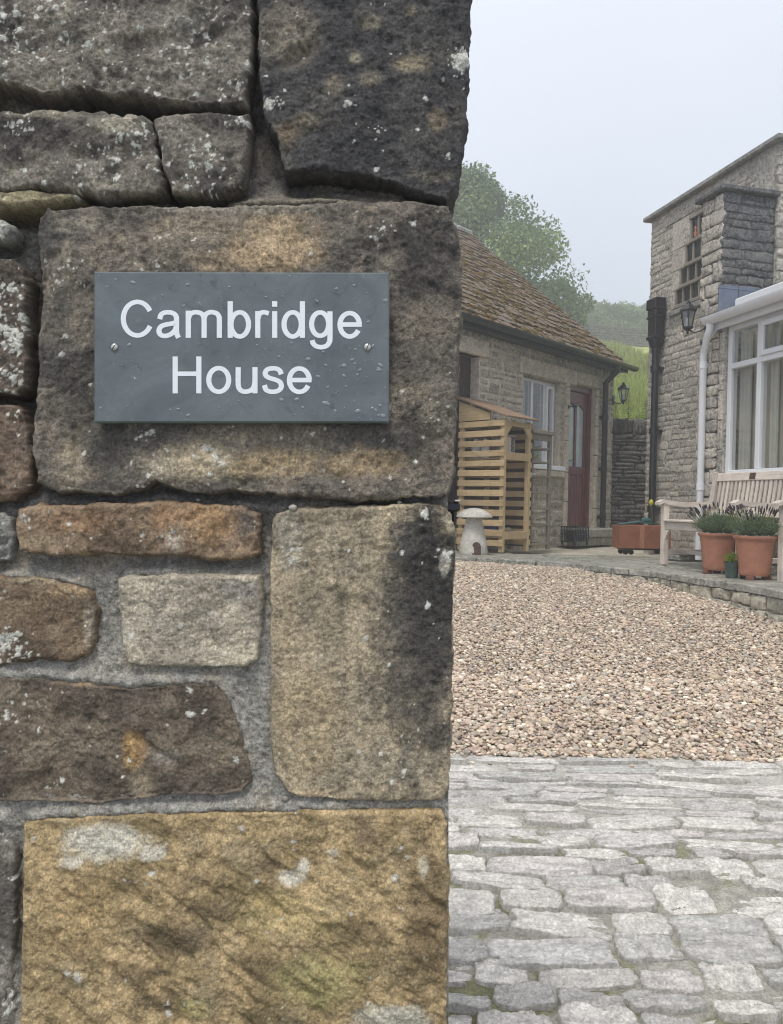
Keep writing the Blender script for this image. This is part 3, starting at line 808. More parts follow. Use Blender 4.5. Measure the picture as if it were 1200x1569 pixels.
    for (bx, by, bw, bh, bc, st) in list(dark) + list(light):
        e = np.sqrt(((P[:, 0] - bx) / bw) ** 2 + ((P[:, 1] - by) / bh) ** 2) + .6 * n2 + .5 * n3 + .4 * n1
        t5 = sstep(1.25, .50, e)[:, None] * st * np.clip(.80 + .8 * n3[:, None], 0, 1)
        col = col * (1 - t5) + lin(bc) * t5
    n5 = px_noise(P, 4.5, 2, seed + 49)
    col = col * np.clip(1 + .62 * n3[:, None] + .30 * n2[:, None] + .5 * n5[:, None], .3, 2)
    # pale lichen crusts
    dots = []
    x0, x1, y0, y1 = P[:, 0].min(), P[:, 0].max(), P[:, 1].min(), P[:, 1].max()
    for k in range(lichen): dots.append((rs.uniform(max(x0, -5), x1), rs.uniform(max(y0, -5), y1), (.8 + min(rs.exponential(.9), 3))))
    for (lx, ly, lr_, ln, ls) in (lclump or []):
        for k in range(ln):
            dots.append((lx + rs.normal(0, lr_), ly + rs.normal(0, lr_ * .8), ls * (.25 + min(rs.exponential(.42), 1.3))))
    for (dx_, dy_, r_) in dots:
        sel = np.where((np.abs(P[:, 0] - dx_) < r_ * 2.6 + 3) & (np.abs(P[:, 1] - dy_) < r_ * 2.6 + 3))[0]
        if len(sel) == 0: continue
        e = np.sqrt((P[sel, 0] - dx_) ** 2 + (P[sel, 1] - dy_) ** 2) / max(r_, 1.2) * (1 + 1.5 * n3[sel] + .5 * n2[sel])
        t6 = sstep(1.25, .75, e)
        tone = lin((205, 203, 190)) * rs.uniform(.55, 1.0)
        col[sel] = col[sel] * (1 - t6[:, None]) + tone * t6[:, None]
        depth[sel] -= t6 * min(r_, 3) * .22 * PS
    lum = (col * np.array([.3, .59, .11])).sum(1, keepdims=True); col = col * .84 + lum * .16
    V = pier_pt(P[:, 0], P[:, 1], depth)
    # flanks: the rim carried back into the wall
    th = thick if thick else .14
    nr = 6 if th < .3 else 60
    faces = [np.stack([i[:-1, :-1].ravel(), i[1:, :-1].ravel(), i[1:, 1:].ravel(), i[:-1, 1:].ravel()], 1)]
    sel = rim[::1]; n = len(sel); prev = sel
    Vs = [V]; cs = [col]; off = len(V)
    cen = P.mean(0); nrm = loop - np.roll(loop, 2, 0)
    tang = np.roll(loop, -2, 0) - np.roll(loop, 2, 0); outn = np.stack([-tang[:, 1], tang[:, 0]], 1); outn /= np.linalg.norm(outn, axis=1, keepdims=True) + 1e-9
    sgn = np.sign(((loop - cen) * outn).sum(1).mean()); outn *= sgn
    dr = depth[rim]
    for k in range(1, nr + 1):
        f = k / nr; dd = dr + f ** 1.6 * th
        q3 = np.stack([loop[:, 0] / 40, loop[:, 1] / 40, dd / PS / 40], 1)
        offn = (fbm(q3, 4, seed + 70) * 7 + 2.0) * sstep(0, .1, f)
        pp = loop + outn * offn[:, None]
        Vs.append(pier_pt(pp[:, 0], pp[:, 1], dd))
        nn = fbm(q3 * 2.5, 4, seed + 71)[:, None]
        base = np.repeat((np.median(col[rim], 0) * .9)[None], n, 0)
        cs.append(np.clip(base * (1 + .6 * nn), .01, 1))
        cur = np.arange(off, off + n)
        faces.append(np.stack([prev, np.roll(prev, -1), np.roll(cur, -1), cur], 1)); prev = cur; off += n
    V = np.concatenate(Vs) - PB; col = np.clip(np.concatenate(cs) * PCOL, .004, 9); col = col / np.maximum(1, col.max(1, keepdims=True) / .80)
    o = link('stone', mesh('stone', V, np.concatenate(faces)[:, ::-1], True, col), M['pier'], pier)
    if label: o['label'] = label
    return o
RT_ = .46                                    # the quoins run right through to the drive side of the pier
G1 = [(66, 61, 55), (106, 99, 87), (128, 120, 104)]
# top left block, pitted grey
make_stone(1, [(-40, -34), (386, -34)], [(384, 60), (381, 110), (377, 156)],
    [(345, 157), (290, 157), (260, 155), (233, 148), (207, 143), (173, 147), (133, 138), (100, 140), (67, 143), (33, 133), (20, 125), (0, 123), (-40, 122)], [(-40, 50)],
    G1, face=-4, bulge=9, mid=6, fine=2.6, terrace=2.2, lichen=150, lclump=[(90, 25, 60, 60, 3.0), (20, 70, 25, 30, 3), (320, 30, 45, 30, 2.2)], pits=40, pitr=4, soot=.30,
    gouges=[(180, 66, 250, 58, 9, 9), (290, 55, 372, 46, 8, 7), (40, 120, 90, 112, 14, 8)], craggy=6, light=[(285, 105, 80, 40, (128, 120, 106), .7), (260, 30, 60, 20, (112, 108, 98), .6)])
# sooty top right quoin
make_stone(2, [(394, -34), (724, -34)], [(720, 40), (719, 95), (715, 140), (713, 200), (708, 250), (700, 285), (684, 309)],
    [(650, 293), (620, 284), (578, 274), (540, 268), (493, 261), (460, 262), (436, 265)], [(428, 215), (404, 172), (398, 113), (396, 40)],
    [(50, 49, 50), (66, 64, 61), (82, 77, 68)], face=-6, bulge=9, mid=5, fine=2.4, terrace=1.2, lichen=26, pits=30, pitr=5, soot=.38, thick=RT_, edge=6,
    light=[(445, 55, 52, 50, (122, 112, 94), .75), (628, 100, 26, 16, (125, 112, 86), .75), (670, 190, 16, 20, (116, 102, 80), .7), (568, 125, 22, 14, (112, 103, 82), .6), (512, 135, 18, 18, (124, 112, 92), .6), (572, 40, 18, 12, (120, 112, 90), .6),
           (630, 20, 14, 10, (115, 106, 84), .5), (470, 185, 26, 14, (120, 108, 84), .6), (440, 205, 26, 22, (110, 92, 66), .6), (545, 93, 9, 9, (140, 132, 106), .8), (660, 270, 40, 10, (108, 100, 82), .5)],
    lclump=[(418, 158, 12, 14, 2.0), (410, 163, 2, 4, 4), (533, 166, 4, 5, 4), (709, 92, 5, 10, 8), (700, 92, 4, 5, 5), (580, 205, 14, 8, 1.6), (690, 238, 6, 6, 2)],
    gouges=[(426, 100, 492, 64, 9, 15), (552, 55, 560, 110, 6, 4), (420, 40, 416, 110, 10, 7)], craggy=5, streak=.3)
# long grey block and its neighbours in the second course
make_stone(3, [(-40, 171), (0, 171), (35, 172), (70, 165), (130, 169), (200, 172), (229, 181)], [(237, 210), (242, 255), (249, 290)],
    [(210, 298), (180, 296), (150, 300), (120, 294), (60, 286), (0, 288), (-40, 289)], [(-40, 230)],
    G1, face=0, bulge=8, mid=6, fine=2.3, lichen=70, lclump=[(205, 205, 14, 20, 2.6), (160, 255, 16, 22, 2.4), (25, 190, 14, 12, 2.6)], soot=.45, pits=20,
    gouges=[(116, 246, 150, 232, 9, 9), (196, 225, 226, 240, 12, 8)], light=[(180, 190, 40, 16, (150, 141, 120), .7), (70, 175, 60, 7, (138, 130, 106), .6)], craggy=6)
make_stone(4, [(-40, 292), (0, 290), (40, 286), (70, 292), (110, 293)], [(118, 298)], [(90, 304), (40, 309), (0, 311), (-40, 312)], [],
    [(110, 100, 76), (140, 128, 96), (120, 108, 84)], face=4, bulge=3, mid=2, edge=7, lichen=4, pits=4, craggy=2)
make_stone(5, [(234, 182), (250, 176), (300, 171), (378, 173)], [(380, 195), (376, 240), (369, 284)], [(340, 296), (300, 299), (262, 294)], [(249, 250), (239, 205)],
    G1, face=-1, bulge=6, mid=4, fine=2.2, lichen=70, lclump=[(372, 188, 5, 12, 2), (310, 245, 12, 12, 3)], soot=.35, pits=20, pitr=4, light=[(300, 230, 40, 40, (118, 111, 98), .6)])
# the big block behind the name plate
make_stone(6, [(60, 336), (72, 320), (140, 316), (200, 316), (330, 316), (450, 312), (560, 308), (640, 308), (688, 316)],
    [(700, 345), (706, 380), (707, 480), (704, 560), (700, 640), (696, 700), (692, 742), (684, 757)],
    [(650, 763), (600, 764), (540, 767), (480, 762), (420, 757), (360, 754), (325, 757), (288, 752), (262, 744), (240, 735), (218, 745), (198, 754), (150, 757), (90, 752)],
    [(58, 738), (50, 690), (57, 580), (64, 460), (61, 390)],
    [(72, 68, 62), (104, 95, 82), (128, 115, 94)], step=2.1, face=-3, bulge=8, mid=4.5, fine=2.3, terrace=1.6, thick=RT_, lichen=55, pits=50, pitr=5, soot=.42, edge=6,
    light=[(425, 375, 75, 50, (160, 136, 100), .9), (300, 350, 90, 24, (128, 114, 92), .6), (200, 380, 60, 40, (112, 101, 86), .5), (330, 405, 40, 22, (140, 120, 92), .7), (130, 345, 50, 14, (122, 114, 98), .6), (380, 320, 160, 8, (132, 124, 108), .7),
           (310, 705, 60, 34, (162, 146, 114), .8), (430, 710, 80, 26, (152, 130, 92), .75), (560, 712, 70, 24, (146, 124, 88), .7), (245, 720, 26, 20, (158, 146, 122), .7), (118, 730, 40, 14, (136, 122, 96), .6), (110, 690, 22, 18, (142, 126, 98), .5), (655, 490, 40, 40, (110, 99, 82), .55), (675, 600, 26, 90, (100, 93, 80), .5)],
    dark=[(200, 345, 60, 18, (58, 54, 49), .6), (110, 600, 40, 60, (54, 50, 46), .6), (640, 680, 50, 50, (58, 54, 48), .6), (650, 390, 56, 80, (44, 42, 42), .9), (130, 640, 60, 55, (62, 58, 53), .6), (560, 350, 40, 30, (70, 66, 60), .5), (90, 520, 26, 60, (64, 61, 57), .5), (650, 560, 40, 40, (62, 59, 54), .5)],
    lclump=[(330, 695, 22, 26, 3.0), (245, 740, 16, 16, 2.4), (222, 668, 6, 8, 3.6), (225, 645, 4, 6, 3), (98, 541, 3, 4, 4.5), (105, 425, 20, 16, 2.2), (590, 350, 8, 8, 2), (255, 385, 30, 18, 1.6), (575, 368, 10, 8, 2), (480, 745, 40, 12, 2), (675, 640, 16, 10, 2)],
    gouges=[(150, 670, 190, 730, 8, 7), (330, 735, 400, 742, 8, 5), (70, 400, 64, 470, 10, 8)], craggy=4.5)
# left edge stones
make_stone(7, [(-40, 334), (0, 336), (12, 343)], [(14, 352), (10, 362)], [(0, 366), (-40, 368)], [], [(110, 108, 100), (150, 148, 138), (130, 126, 116)], face=0, bulge=3, mid=2, lichen=8, pits=4)
make_stone(8, [(-40, 393), (0, 393), (24, 400), (33, 406)], [(38, 430), (36, 480), (38, 540), (36, 592)], [(18, 600), (-40, 602)], [(-40, 500)],
    [(64, 56, 48), (86, 75, 64), (96, 84, 70)], face=2, bulge=4, mid=3, lichen=24, lclump=[(8, 500, 18, 60, 3.6), (14, 440, 12, 24, 3.2), (10, 570, 14, 26, 3.2), (26, 530, 7, 26, 3)], soot=.25)
make_stone(9, [(-40, 619), (16, 620), (32, 628)], [(38, 660), (46, 700), (45, 728), (36, 750)], [(8, 768), (-40, 772)], [(-40, 690)],
    [(84, 69, 56), (108, 90, 72), (92, 80, 68)], face=2, bulge=6, mid=4, terrace=1.4, lichen=8, soot=.2, lclump=[(16, 634, 8, 6, 2)])
# fourth course
make_stone(10, [(27, 780), (60, 774), (180, 770), (288, 772), (372, 776), (396, 788)], [(398, 815), (396, 849)], [(360, 858), (324, 857), (288, 852), (180, 849), (90, 850), (30, 846)], [(24, 816)],
    [(92, 76, 58), (124, 103, 78), (118, 99, 80)], face=-2, bulge=6, mid=5, fine=2.2, terrace=1.6, lichen=22, pits=18, pitr=4, soot=.25, edge=6,
    light=[(320, 800, 52, 34, (150, 116, 74), .75), (255, 790, 30, 22, (150, 112, 72), .6), (265, 830, 16, 16, (160, 148, 130), .6), (60, 830, 40, 14, (140, 124, 96), .6), (120, 800, 60, 20, (132, 98, 62), .5)],
    dark=[(372, 800, 26, 22, (78, 76, 74), .7), (110, 790, 20, 14, (76, 66, 54), .5)], lclump=[(40, 795, 6, 12, 2.2), (265, 815, 14, 12, 2)], craggy=3.5)
make_stone(11, [(-40, 786), (0, 785), (14, 793)], [(17, 830), (10, 858)], [(-40, 866)], [], [(96, 94, 88), (122, 120, 112), (110, 106, 98)], face=3, bulge=3, mid=2, lichen=3)
make_stone(12, [(418, 798), (424, 787), (445, 781), (500, 778), (580, 775), (640, 772), (678, 774)], [(692, 790), (697, 812), (696, 880), (694, 960), (691, 1080), (690, 1160), (688, 1208), (678, 1227)],
    [(620, 1228), (540, 1227), (470, 1223), (442, 1214)], [(422, 1185), (415, 1120), (414, 1000), (415, 880)],
    [(118, 107, 86), (146, 131, 104), (132, 122, 102)], face=-3, bulge=5, mid=3, fine=2.6, thick=RT_, lichen=30, pits=70, pitr=4, soot=.12, edge=6, streak=.35,
    dark=[(660, 880, 74, 200, (34, 34, 35), 1.0), (650, 920, 50, 170, (34, 34, 35), .9), (640, 1040, 70, 170, (60, 57, 53), .85), (590, 960, 40, 120, (92, 86, 74), .5), (520, 1050, 20, 20, (84, 76, 64), .5), (620, 820, 26, 40, (62, 62, 62), .7)],
    light=[(445, 830, 22, 60, (140, 134, 118), .55), (470, 1100, 55, 100, (158, 138, 100), .55), (440, 1000, 26, 90, (152, 134, 102), .5), (682, 860, 10, 22, (168, 162, 146), .8), (690, 800, 12, 20, (150, 140, 112), .8), (600, 1170, 70, 30, (128, 120, 100), .5), (480, 1215, 60, 10, (160, 140, 106), .6)],
    lclump=[(683, 850, 5, 12, 3), (655, 926, 3, 6, 3.4), (648, 787, 1.5, 3, 4), (610, 1140, 24, 14, 2.2), (447, 850, 10, 20, 2.0)], gouges=[(510, 1018, 514, 1052, 6, 6), (446, 790, 440, 940, 6, 4)], craggy=3)
# fifth course
make_stone(13, [(-40, 883), (0, 884), (60, 886), (110, 897), (134, 908)], [(143, 940), (142, 980), (134, 1004)], [(100, 1015), (60, 1011), (0, 1020), (-40, 1025)], [(-40, 950)],
    [(80, 66, 50), (108, 90, 68), (98, 84, 66)], face=-1, bulge=6, mid=4, lichen=14, lclump=[(14, 990, 16, 50, 3.0), (30, 1000, 12, 22, 2.6), (4, 975, 8, 16, 3)], soot=.25,
    light=[(110, 905, 40, 12, (158, 132, 96), .7), (135, 960, 9, 40, (150, 140, 120), .6), (60, 890, 50, 7, (150, 136, 108), .5)], edge=6)
make_stone(14, [(183, 890), (200, 884), (260, 883), (330, 882), (396, 883)], [(402, 915), (400, 970), (393, 1010), (380, 1020)], [(300, 1021), (220, 1020), (198, 1015)], [(190, 985), (184, 930)],
    [(128, 119, 102), (154, 143, 122), (146, 138, 122)], face=-5, bulge=5, mid=3.5, fine=2.3, lichen=8, pits=22, pitr=3, soot=.06, edge=6,
    dark=[(365, 905, 30, 22, (98, 94, 90), .7), (380, 985, 5, 5, (60, 56, 50), .8)], light=[(200, 1000, 20, 14, (130, 120, 96), .5), (220, 900, 30, 10, (168, 158, 134), .5)], craggy=3)
make_stone(15, [(-40, 1036), (0, 1036), (60, 1040), (140, 1049), (200, 1055), (265, 1050), (335, 1046)], [(352, 1075), (368, 1122), (380, 1165), (384, 1198), (372, 1212)],
    [(330, 1221), (260, 1217), (200, 1227), (145, 1234), (60, 1229), (0, 1229), (-40, 1231)], [(-40, 1130)],
    [(76, 67, 55), (104, 92, 75), (96, 86, 72)], face=-5, bulge=5, mid=4, fine=1.9, facet=.55, terrace=2.2, lichen=26, pits=16, pitr=3, soot=.3, edge=6,
    light=[(204, 1150, 22, 34, (158, 124, 70), .8), (95, 1145, 44, 22, (128, 116, 96), .5), (215, 1200, 20, 26, (140, 126, 100), .6), (160, 1045, 70, 8, (140, 118, 84), .6), (255, 1160, 26, 14, (128, 122, 112), .6), (60, 1090, 30, 30, (118, 104, 84), .4)],
    dark=[(300, 1090, 40, 30, (60, 51, 43), .7), (130, 1085, 50, 24, (62, 54, 45), .6), (250, 1200, 40, 18, (60, 52, 44), .6), (40, 1190, 60, 26, (74, 65, 54), .5)],
    gouges=[(196, 1112, 240, 1150, 5, 9), (240, 1150, 278, 1172, 5, 8), (58, 1195, 80, 1190, 8, 8), (62, 1185, 120, 1130, 6, 4)], lclump=[(40, 1075, 18, 14, 2), (5, 1100, 8, 8, 2.5), (292, 1094, 3, 4, 3), (362, 1163, 3, 6, 3.2), (312, 1092, 2, 3, 2.5)], craggy=4)
# the ochre base block and the dark one beside it
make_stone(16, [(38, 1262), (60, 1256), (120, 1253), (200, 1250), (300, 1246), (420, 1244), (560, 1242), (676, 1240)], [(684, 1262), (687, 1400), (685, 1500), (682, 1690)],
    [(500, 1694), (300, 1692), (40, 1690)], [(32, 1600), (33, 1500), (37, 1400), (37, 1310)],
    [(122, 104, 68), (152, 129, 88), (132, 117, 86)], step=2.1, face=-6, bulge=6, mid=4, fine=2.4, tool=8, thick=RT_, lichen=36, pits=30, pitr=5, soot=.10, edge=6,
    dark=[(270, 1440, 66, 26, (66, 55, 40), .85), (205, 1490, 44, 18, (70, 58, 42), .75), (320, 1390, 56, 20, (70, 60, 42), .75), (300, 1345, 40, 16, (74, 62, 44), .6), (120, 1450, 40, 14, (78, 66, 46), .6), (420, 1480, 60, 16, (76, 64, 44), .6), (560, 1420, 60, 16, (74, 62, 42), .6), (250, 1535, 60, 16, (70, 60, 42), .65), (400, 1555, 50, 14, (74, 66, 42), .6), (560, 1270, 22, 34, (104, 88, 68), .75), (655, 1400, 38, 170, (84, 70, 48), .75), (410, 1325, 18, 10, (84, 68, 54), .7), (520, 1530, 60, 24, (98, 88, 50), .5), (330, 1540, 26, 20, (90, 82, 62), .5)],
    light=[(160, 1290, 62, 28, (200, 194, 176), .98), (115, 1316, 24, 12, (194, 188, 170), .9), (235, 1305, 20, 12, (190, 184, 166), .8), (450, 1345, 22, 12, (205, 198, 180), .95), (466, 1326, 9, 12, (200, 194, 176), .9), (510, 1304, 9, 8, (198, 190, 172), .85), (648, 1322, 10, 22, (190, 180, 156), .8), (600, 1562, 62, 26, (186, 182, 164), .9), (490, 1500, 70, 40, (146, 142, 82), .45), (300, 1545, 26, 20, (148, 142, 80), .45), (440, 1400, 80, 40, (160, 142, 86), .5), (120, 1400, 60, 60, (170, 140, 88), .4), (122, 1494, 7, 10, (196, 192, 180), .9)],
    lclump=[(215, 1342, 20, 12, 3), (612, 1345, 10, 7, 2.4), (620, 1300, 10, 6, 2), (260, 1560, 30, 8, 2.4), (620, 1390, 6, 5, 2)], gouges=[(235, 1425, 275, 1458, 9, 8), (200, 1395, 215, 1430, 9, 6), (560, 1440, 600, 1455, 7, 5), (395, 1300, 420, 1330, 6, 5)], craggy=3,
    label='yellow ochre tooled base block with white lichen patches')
make_stone(17, [(-40, 1262), (0, 1262), (14, 1270)], [(20, 1320), (18, 1420), (14, 1500), (24, 1620)], [(-40, 1640)], [(-40, 1450)],
    [(80, 75, 68), (112, 106, 96), (100, 94, 84)], face=8, bulge=5, mid=3, lichen=14, soot=.35, lclump=[(5, 1285, 6, 8, 3), (10, 1540, 6, 10, 3)])
# unseen courses below the picture, so the pier stands on the ground
make_stone(18, [(-40, 1700), (300, 1704), (676, 1702)], [(684, 1800), (682, 2150)], [(300, 2160), (-40, 2160)], [(-40, 1900)], [(120, 104, 70), (140, 122, 84), (128, 114, 84)], step=7, face=-2, thick=RT_, lichen=0, pits=8)

# mortar: one lumpy skin set back between the stones
xs = np.arange(-44, 690, 2.4); ys = np.arange(-36, 1640, 2.4)
X, Y = np.meshgrid(xs, ys); Pm = np.stack([X.ravel(), Y.ravel()], 1)
dist = np.full(len(Pm), 1e9); ins = np.zeros(len(Pm), bool); above = np.full(len(Pm), 1e9); below = np.full(len(Pm), 1e9)
for L in OUTL[:17]:
    bx0, by0 = L.min(0) - 45; bx1, by1 = L.max(0) + 45
    sel = np.where((Pm[:, 0] > bx0) & (Pm[:, 0] < bx1) & (Pm[:, 1] > by0) & (Pm[:, 1] < by1))[0]
    q = Pm[sel]; Ls = L[::6]
    dd = sd_to(q, Ls); it = inside(q, Ls)
    dist[sel] = np.minimum(dist[sel], np.where(it, -dd, dd)); ins[sel] |= it
    # distance straight down to a stone top lets mortar lie full on ledges
    dn = inside(q + np.array([0, 14.0]), Ls) & ~it; up_ = inside(q - np.array([0, 14.0]), Ls) & ~it
    below[sel[dn]] = 0; above[sel[up_]] = 0
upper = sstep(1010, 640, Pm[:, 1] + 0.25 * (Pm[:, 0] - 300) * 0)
m1 = px_noise(Pm, 30, 4, 201, gain=.6); m2 = px_noise(Pm, 8, 4, 203, gain=.65); m3 = px_noise(Pm, 90, 3, 205)
rec = 8 + 34 * upper
def trench(x0, y0, x1, y1, wd, dp):
    a = np.array([x0, y0]); ab = np.array([x1 - x0, y1 - y0], float); t = np.clip(((Pm - a) @ ab) / (ab @ ab), 0, 1)
    return dp * np.exp(-(((Pm - a - t[:, None] * ab) ** 2).sum(1)) / wd ** 2)
rec += trench(-40, 142, 200, 158, 16, 34) + trench(200, 158, 384, 166, 12, 30) + trench(255, 303, 330, 303, 9, 26) + trench(386, 130, 420, 250, 12, 14) + trench(-40, 318, 50, 322, 12, 40) + trench(50, 320, 52, 600, 9, 14) + trench(-40, 608, 40, 612, 10, 36) + trench(440, 280, 690, 312, 8, 24) + trench(238, 215, 256, 292, 8, 22)                                        # units behind the face
rec = rec - (below == 0) * (1 - .3 * upper) * 10 + (above == 0) * (4 + 14 * upper)
ledge = np.exp(-((Pm[:, 0] - 560) / 170) ** 2 - ((Pm[:, 1] - 300) / 22) ** 2); rec -= 30 * ledge
ledge2 = np.exp(-((Pm[:, 0] - 330) / 140) ** 2 - ((Pm[:, 1] - 306) / 10) ** 2); rec -= 24 * ledge2
mid_ = np.exp(-((Pm[:, 1] - 768) / 14) ** 2) * sstep(250, 420, Pm[:, 0]); rec -= 12 * mid_
deep = np.exp(-((Pm[:, 0] - 160) / 60) ** 2 - ((Pm[:, 1] - 950) / 70) ** 2); rec += 10 * deep
deep = np.exp(-((Pm[:, 0] - 25) / 14) ** 2 - ((Pm[:, 1] - 1420) / 140) ** 2); rec += 26 * deep
deep = np.exp(-((Pm[:, 1] - 868) / 12) ** 2) * sstep(420, 380, Pm[:, 0]); rec += 8 * deep
k_ = np.array([1, 2, 3, 2, 1.]); k_ /= k_.sum()
G2 = rec.reshape(X.shape)
for ax in (0, 1):
    for _ in range(3): G2 = sum(np.roll(G2, s_, ax) * kk for s_, kk in zip((-2, -1, 0, 1, 2), k_))
rec = G2.ravel() - 7 * m1 - 5.0 * m2 - 4 * m3 - 2.2 * px_noise(Pm, 18, 3, 209, gain=.7)
sand = np.random.RandomState(4).rand(len(Pm)); rec -= (sand > .985) * 1.6
keep = (dist > -9).reshape(X.shape)
i = np.arange(X.size).reshape(X.shape)
kq = keep[:-1, :-1] | keep[1:, 1:] | keep[1:, :-1] | keep[:-1, 1:]
Q = np.stack([i[:-1, :-1][kq], i[:-1, 1:][kq], i[1:, 1:][kq], i[1:, :-1][kq]], 1)
used = np.unique(Q); remap = np.zeros(X.size, np.int64); remap[used] = np.arange(len(used)); Q = remap[Q]
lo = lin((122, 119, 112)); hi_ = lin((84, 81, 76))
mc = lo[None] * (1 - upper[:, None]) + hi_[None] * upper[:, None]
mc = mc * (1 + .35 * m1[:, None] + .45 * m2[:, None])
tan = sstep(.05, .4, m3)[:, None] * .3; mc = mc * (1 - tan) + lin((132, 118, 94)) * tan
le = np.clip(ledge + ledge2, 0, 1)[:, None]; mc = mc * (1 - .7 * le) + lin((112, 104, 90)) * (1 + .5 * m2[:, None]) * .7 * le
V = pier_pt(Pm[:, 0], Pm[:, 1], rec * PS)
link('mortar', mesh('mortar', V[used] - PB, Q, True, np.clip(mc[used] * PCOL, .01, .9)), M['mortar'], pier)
# grit and a small snail-sized pebble stuck in the joints
for (x_, y_, r_, d_) in ((449, 778, 6.5, -.002), (436, 1226, 6, .004), (386, 1190, 4, .008), (612, 770, 4, .006), (300, 766, 4, .010), (405, 1075, 3, .008), (395, 1140, 3.5, .008)):
    V0, F0 = ico(2); q_ = V0 * r_ * (1 + .2 * fbm(V0 + x_, 2, 3)[:, None])
    vv = pier_pt(x_ + q_[:, 0], y_ + q_[:, 1] * .8, d_ + q_[:, 2] * PS) - PB
    link('joint_pebble', mesh('joint_pebble', vv, F0, True, np.tile(np.array([[.42, .39, .34]]) * (1 if r_ > 6.2 else .6), (len(vv), 1))), M['pebble'], pier)
# rubble core behind
cx0, cx1 = -60, 640
V = []
for d_ in (.075, .42):
    for (px, py) in ((cx0, -60), (cx1, -60), (cx1, 2150), (cx0, 2150)): V.append(pier_pt(px, py, d_) - PB)
core = MB().add([tuple(v) for v in np.array(V).reshape(-1, 3)], [(0, 1, 2, 3), (7, 6, 5, 4), (0, 4, 5, 1), (1, 5, 6, 2), (2, 6, 7, 3), (3, 7, 4, 0)])
core.build('core', M['house_mortar'], pier)
# small black gate fixing on the drive side, in the joint
tc_ = pier_pt(694, 775, .03) - 0
fx = thing('gate_fixing', 'small black iron gate fixing poking from the pier joint beside the drive', 'gate fixing', tuple(tc_))
m3x = Matrix((RT, F, UP)).transposed()
b = MB(); b.box(-.022, .010, -.006, .02, -.006, .004, .002, rot=m3x); b.build('bracket', M['black_iron'], fx)
b = MB(); b.box(.001, .006, -.004, .008, -.017, -.004, .002, rot=m3x); b.build('drop_pin', M['black_iron'], fx)
b = MB(); b.box(.003, .0105, -.0065, .012, .0042, .0066, .001, rot=m3x); b.build('worn_tip', M['steel'], fx)

# ------------------------------------------------------------------ the name plate
PLD = -0.016                                 # front of the slate, proud of the stone
pc = pier_pt(375, 536.5, PLD)
plate = thing('house_name_plate', 'grey slate plate reading Cambridge House screwed to the large pier stone', 'name plate', tuple(pc))
def PL(px, py, d): return pier_pt(px, py, PLD + d) - pc
def slate():
    b = MB(); e = 2.2
    o_ = [(153, 423.5), (597, 424.5), (596, 650), (153, 650)]
    n_ = [(153 + e, 423.5 + e), (597 - e, 424.5 + e), (596 - e, 650 - e), (153 + e, 650 - e)]
    V = [PL(x, y, 0) for x, y in n_] + [PL(x, y, .0014) for x, y in o_] + [PL(x, y, .012) for x, y in o_]
    Fc = [(3, 2, 1, 0)]
    for i in range(4):
        j = (i + 1) % 4; Fc += [(i, j, 4 + j, 4 + i), (4 + i, 4 + j, 8 + j, 8 + i)]
    b.add([tuple(v) for v in V], Fc); return b
mt, t, bb = newmat('blue_grey_slate')
p = nodepos(t, False)
n1 = noise(t, p, 16, 6, 0.7, .8); n2 = noise(t, p, 120, 4, 0.7); n3 = noise(t, p, 60, 5, .6, 1.2)
c = ramp(t, n1, [(0.3, tuple(lin((90, 98, 100)) * 1.0)), (0.7, tuple(lin((113, 121, 122)) * 1.02))])
c = mixc(t, ramp(t, n3, [(0.60, 0.0), (0.72, 0.55)]), c, tuple(lin((74, 80, 85)) * .9))
c = mixc(t, ramp(t, n2, [(0.60, 0.0), (0.75, .4)]), c, tuple(lin((134, 141, 145)) * 1.0))
t.links.new(c, bb.inputs['Base Color']); setb(bb, .42, .45); bump(t, bb, n2, .10, .0012)
slate().build('plate', mt, plate)
def ribbon(b, pts, wx=7.7, wy=6.8, d=-.0004, closed=False, spline=True, n=10):
    P = [np.array(p, float) for p in pts]
    if spline and len(P) > 2:
        Q = []
        m_ = len(P); rng = m_ if closed else m_ - 1
        for i in range(rng):
            p0 = P[(i - 1) % m_] if closed or i > 0 else 2 * P[0] - P[1]
            p1 = P[i]; p2 = P[(i + 1) % m_]; p3 = P[(i + 2) % m_] if closed or i + 2 < m_ else 2 * P[-1] - P[-2]
            for k in range(n):
                u = k / n
                Q.append(.5 * ((2 * p1) + (-p0 + p2) * u + (2 * p0 - 5 * p1 + 4 * p2 - p3) * u ** 2 + (-p0 + 3 * p1 - 3 * p2 + p3) * u ** 3))
        if not closed: Q.append(P[-1])
        P = Q
    m_ = len(P); V = []
    for i in range(m_):
        a = P[i - 1] if (closed or i > 0) else P[0]; c_ = P[(i + 1) % m_] if (closed or i < m_ - 1) else P[-1]
        tg = c_ - a; tg = tg / (np.linalg.norm(tg) + 1e-9); nn = np.array([-tg[1], tg[0]])
        hw = .5 * math.hypot(nn[0] * wx, nn[1] * wy)
        for s_ in (-1, 1): V.append(PL(*(P[i] + nn * hw * s_), d))
        for s_ in (-1, 1): V.append(PL(*(P[i] + nn * hw * s_), .0006))
    Fc = []
    for i in range(m_ if closed else m_ - 1):
        j = (i + 1) % m_
        Fc += [(4 * i, 4 * j, 4 * j + 1, 4 * i + 1), (4 * i + 2, 4 * j + 2, 4 * j, 4 * i), (4 * i + 1, 4 * j + 1, 4 * j + 3, 4 * i + 3)]
    b.add([tuple(v) for v in V], Fc)
def ell(cx, cy, rx, ry, a0, a1, n=28): return [(cx + rx * math.cos(R(a0 + (a1 - a0) * i / n)), cy - ry * math.sin(R(a0 + (a1 - a0) * i / n))) for i in range(n + 1)]
dk = [0]
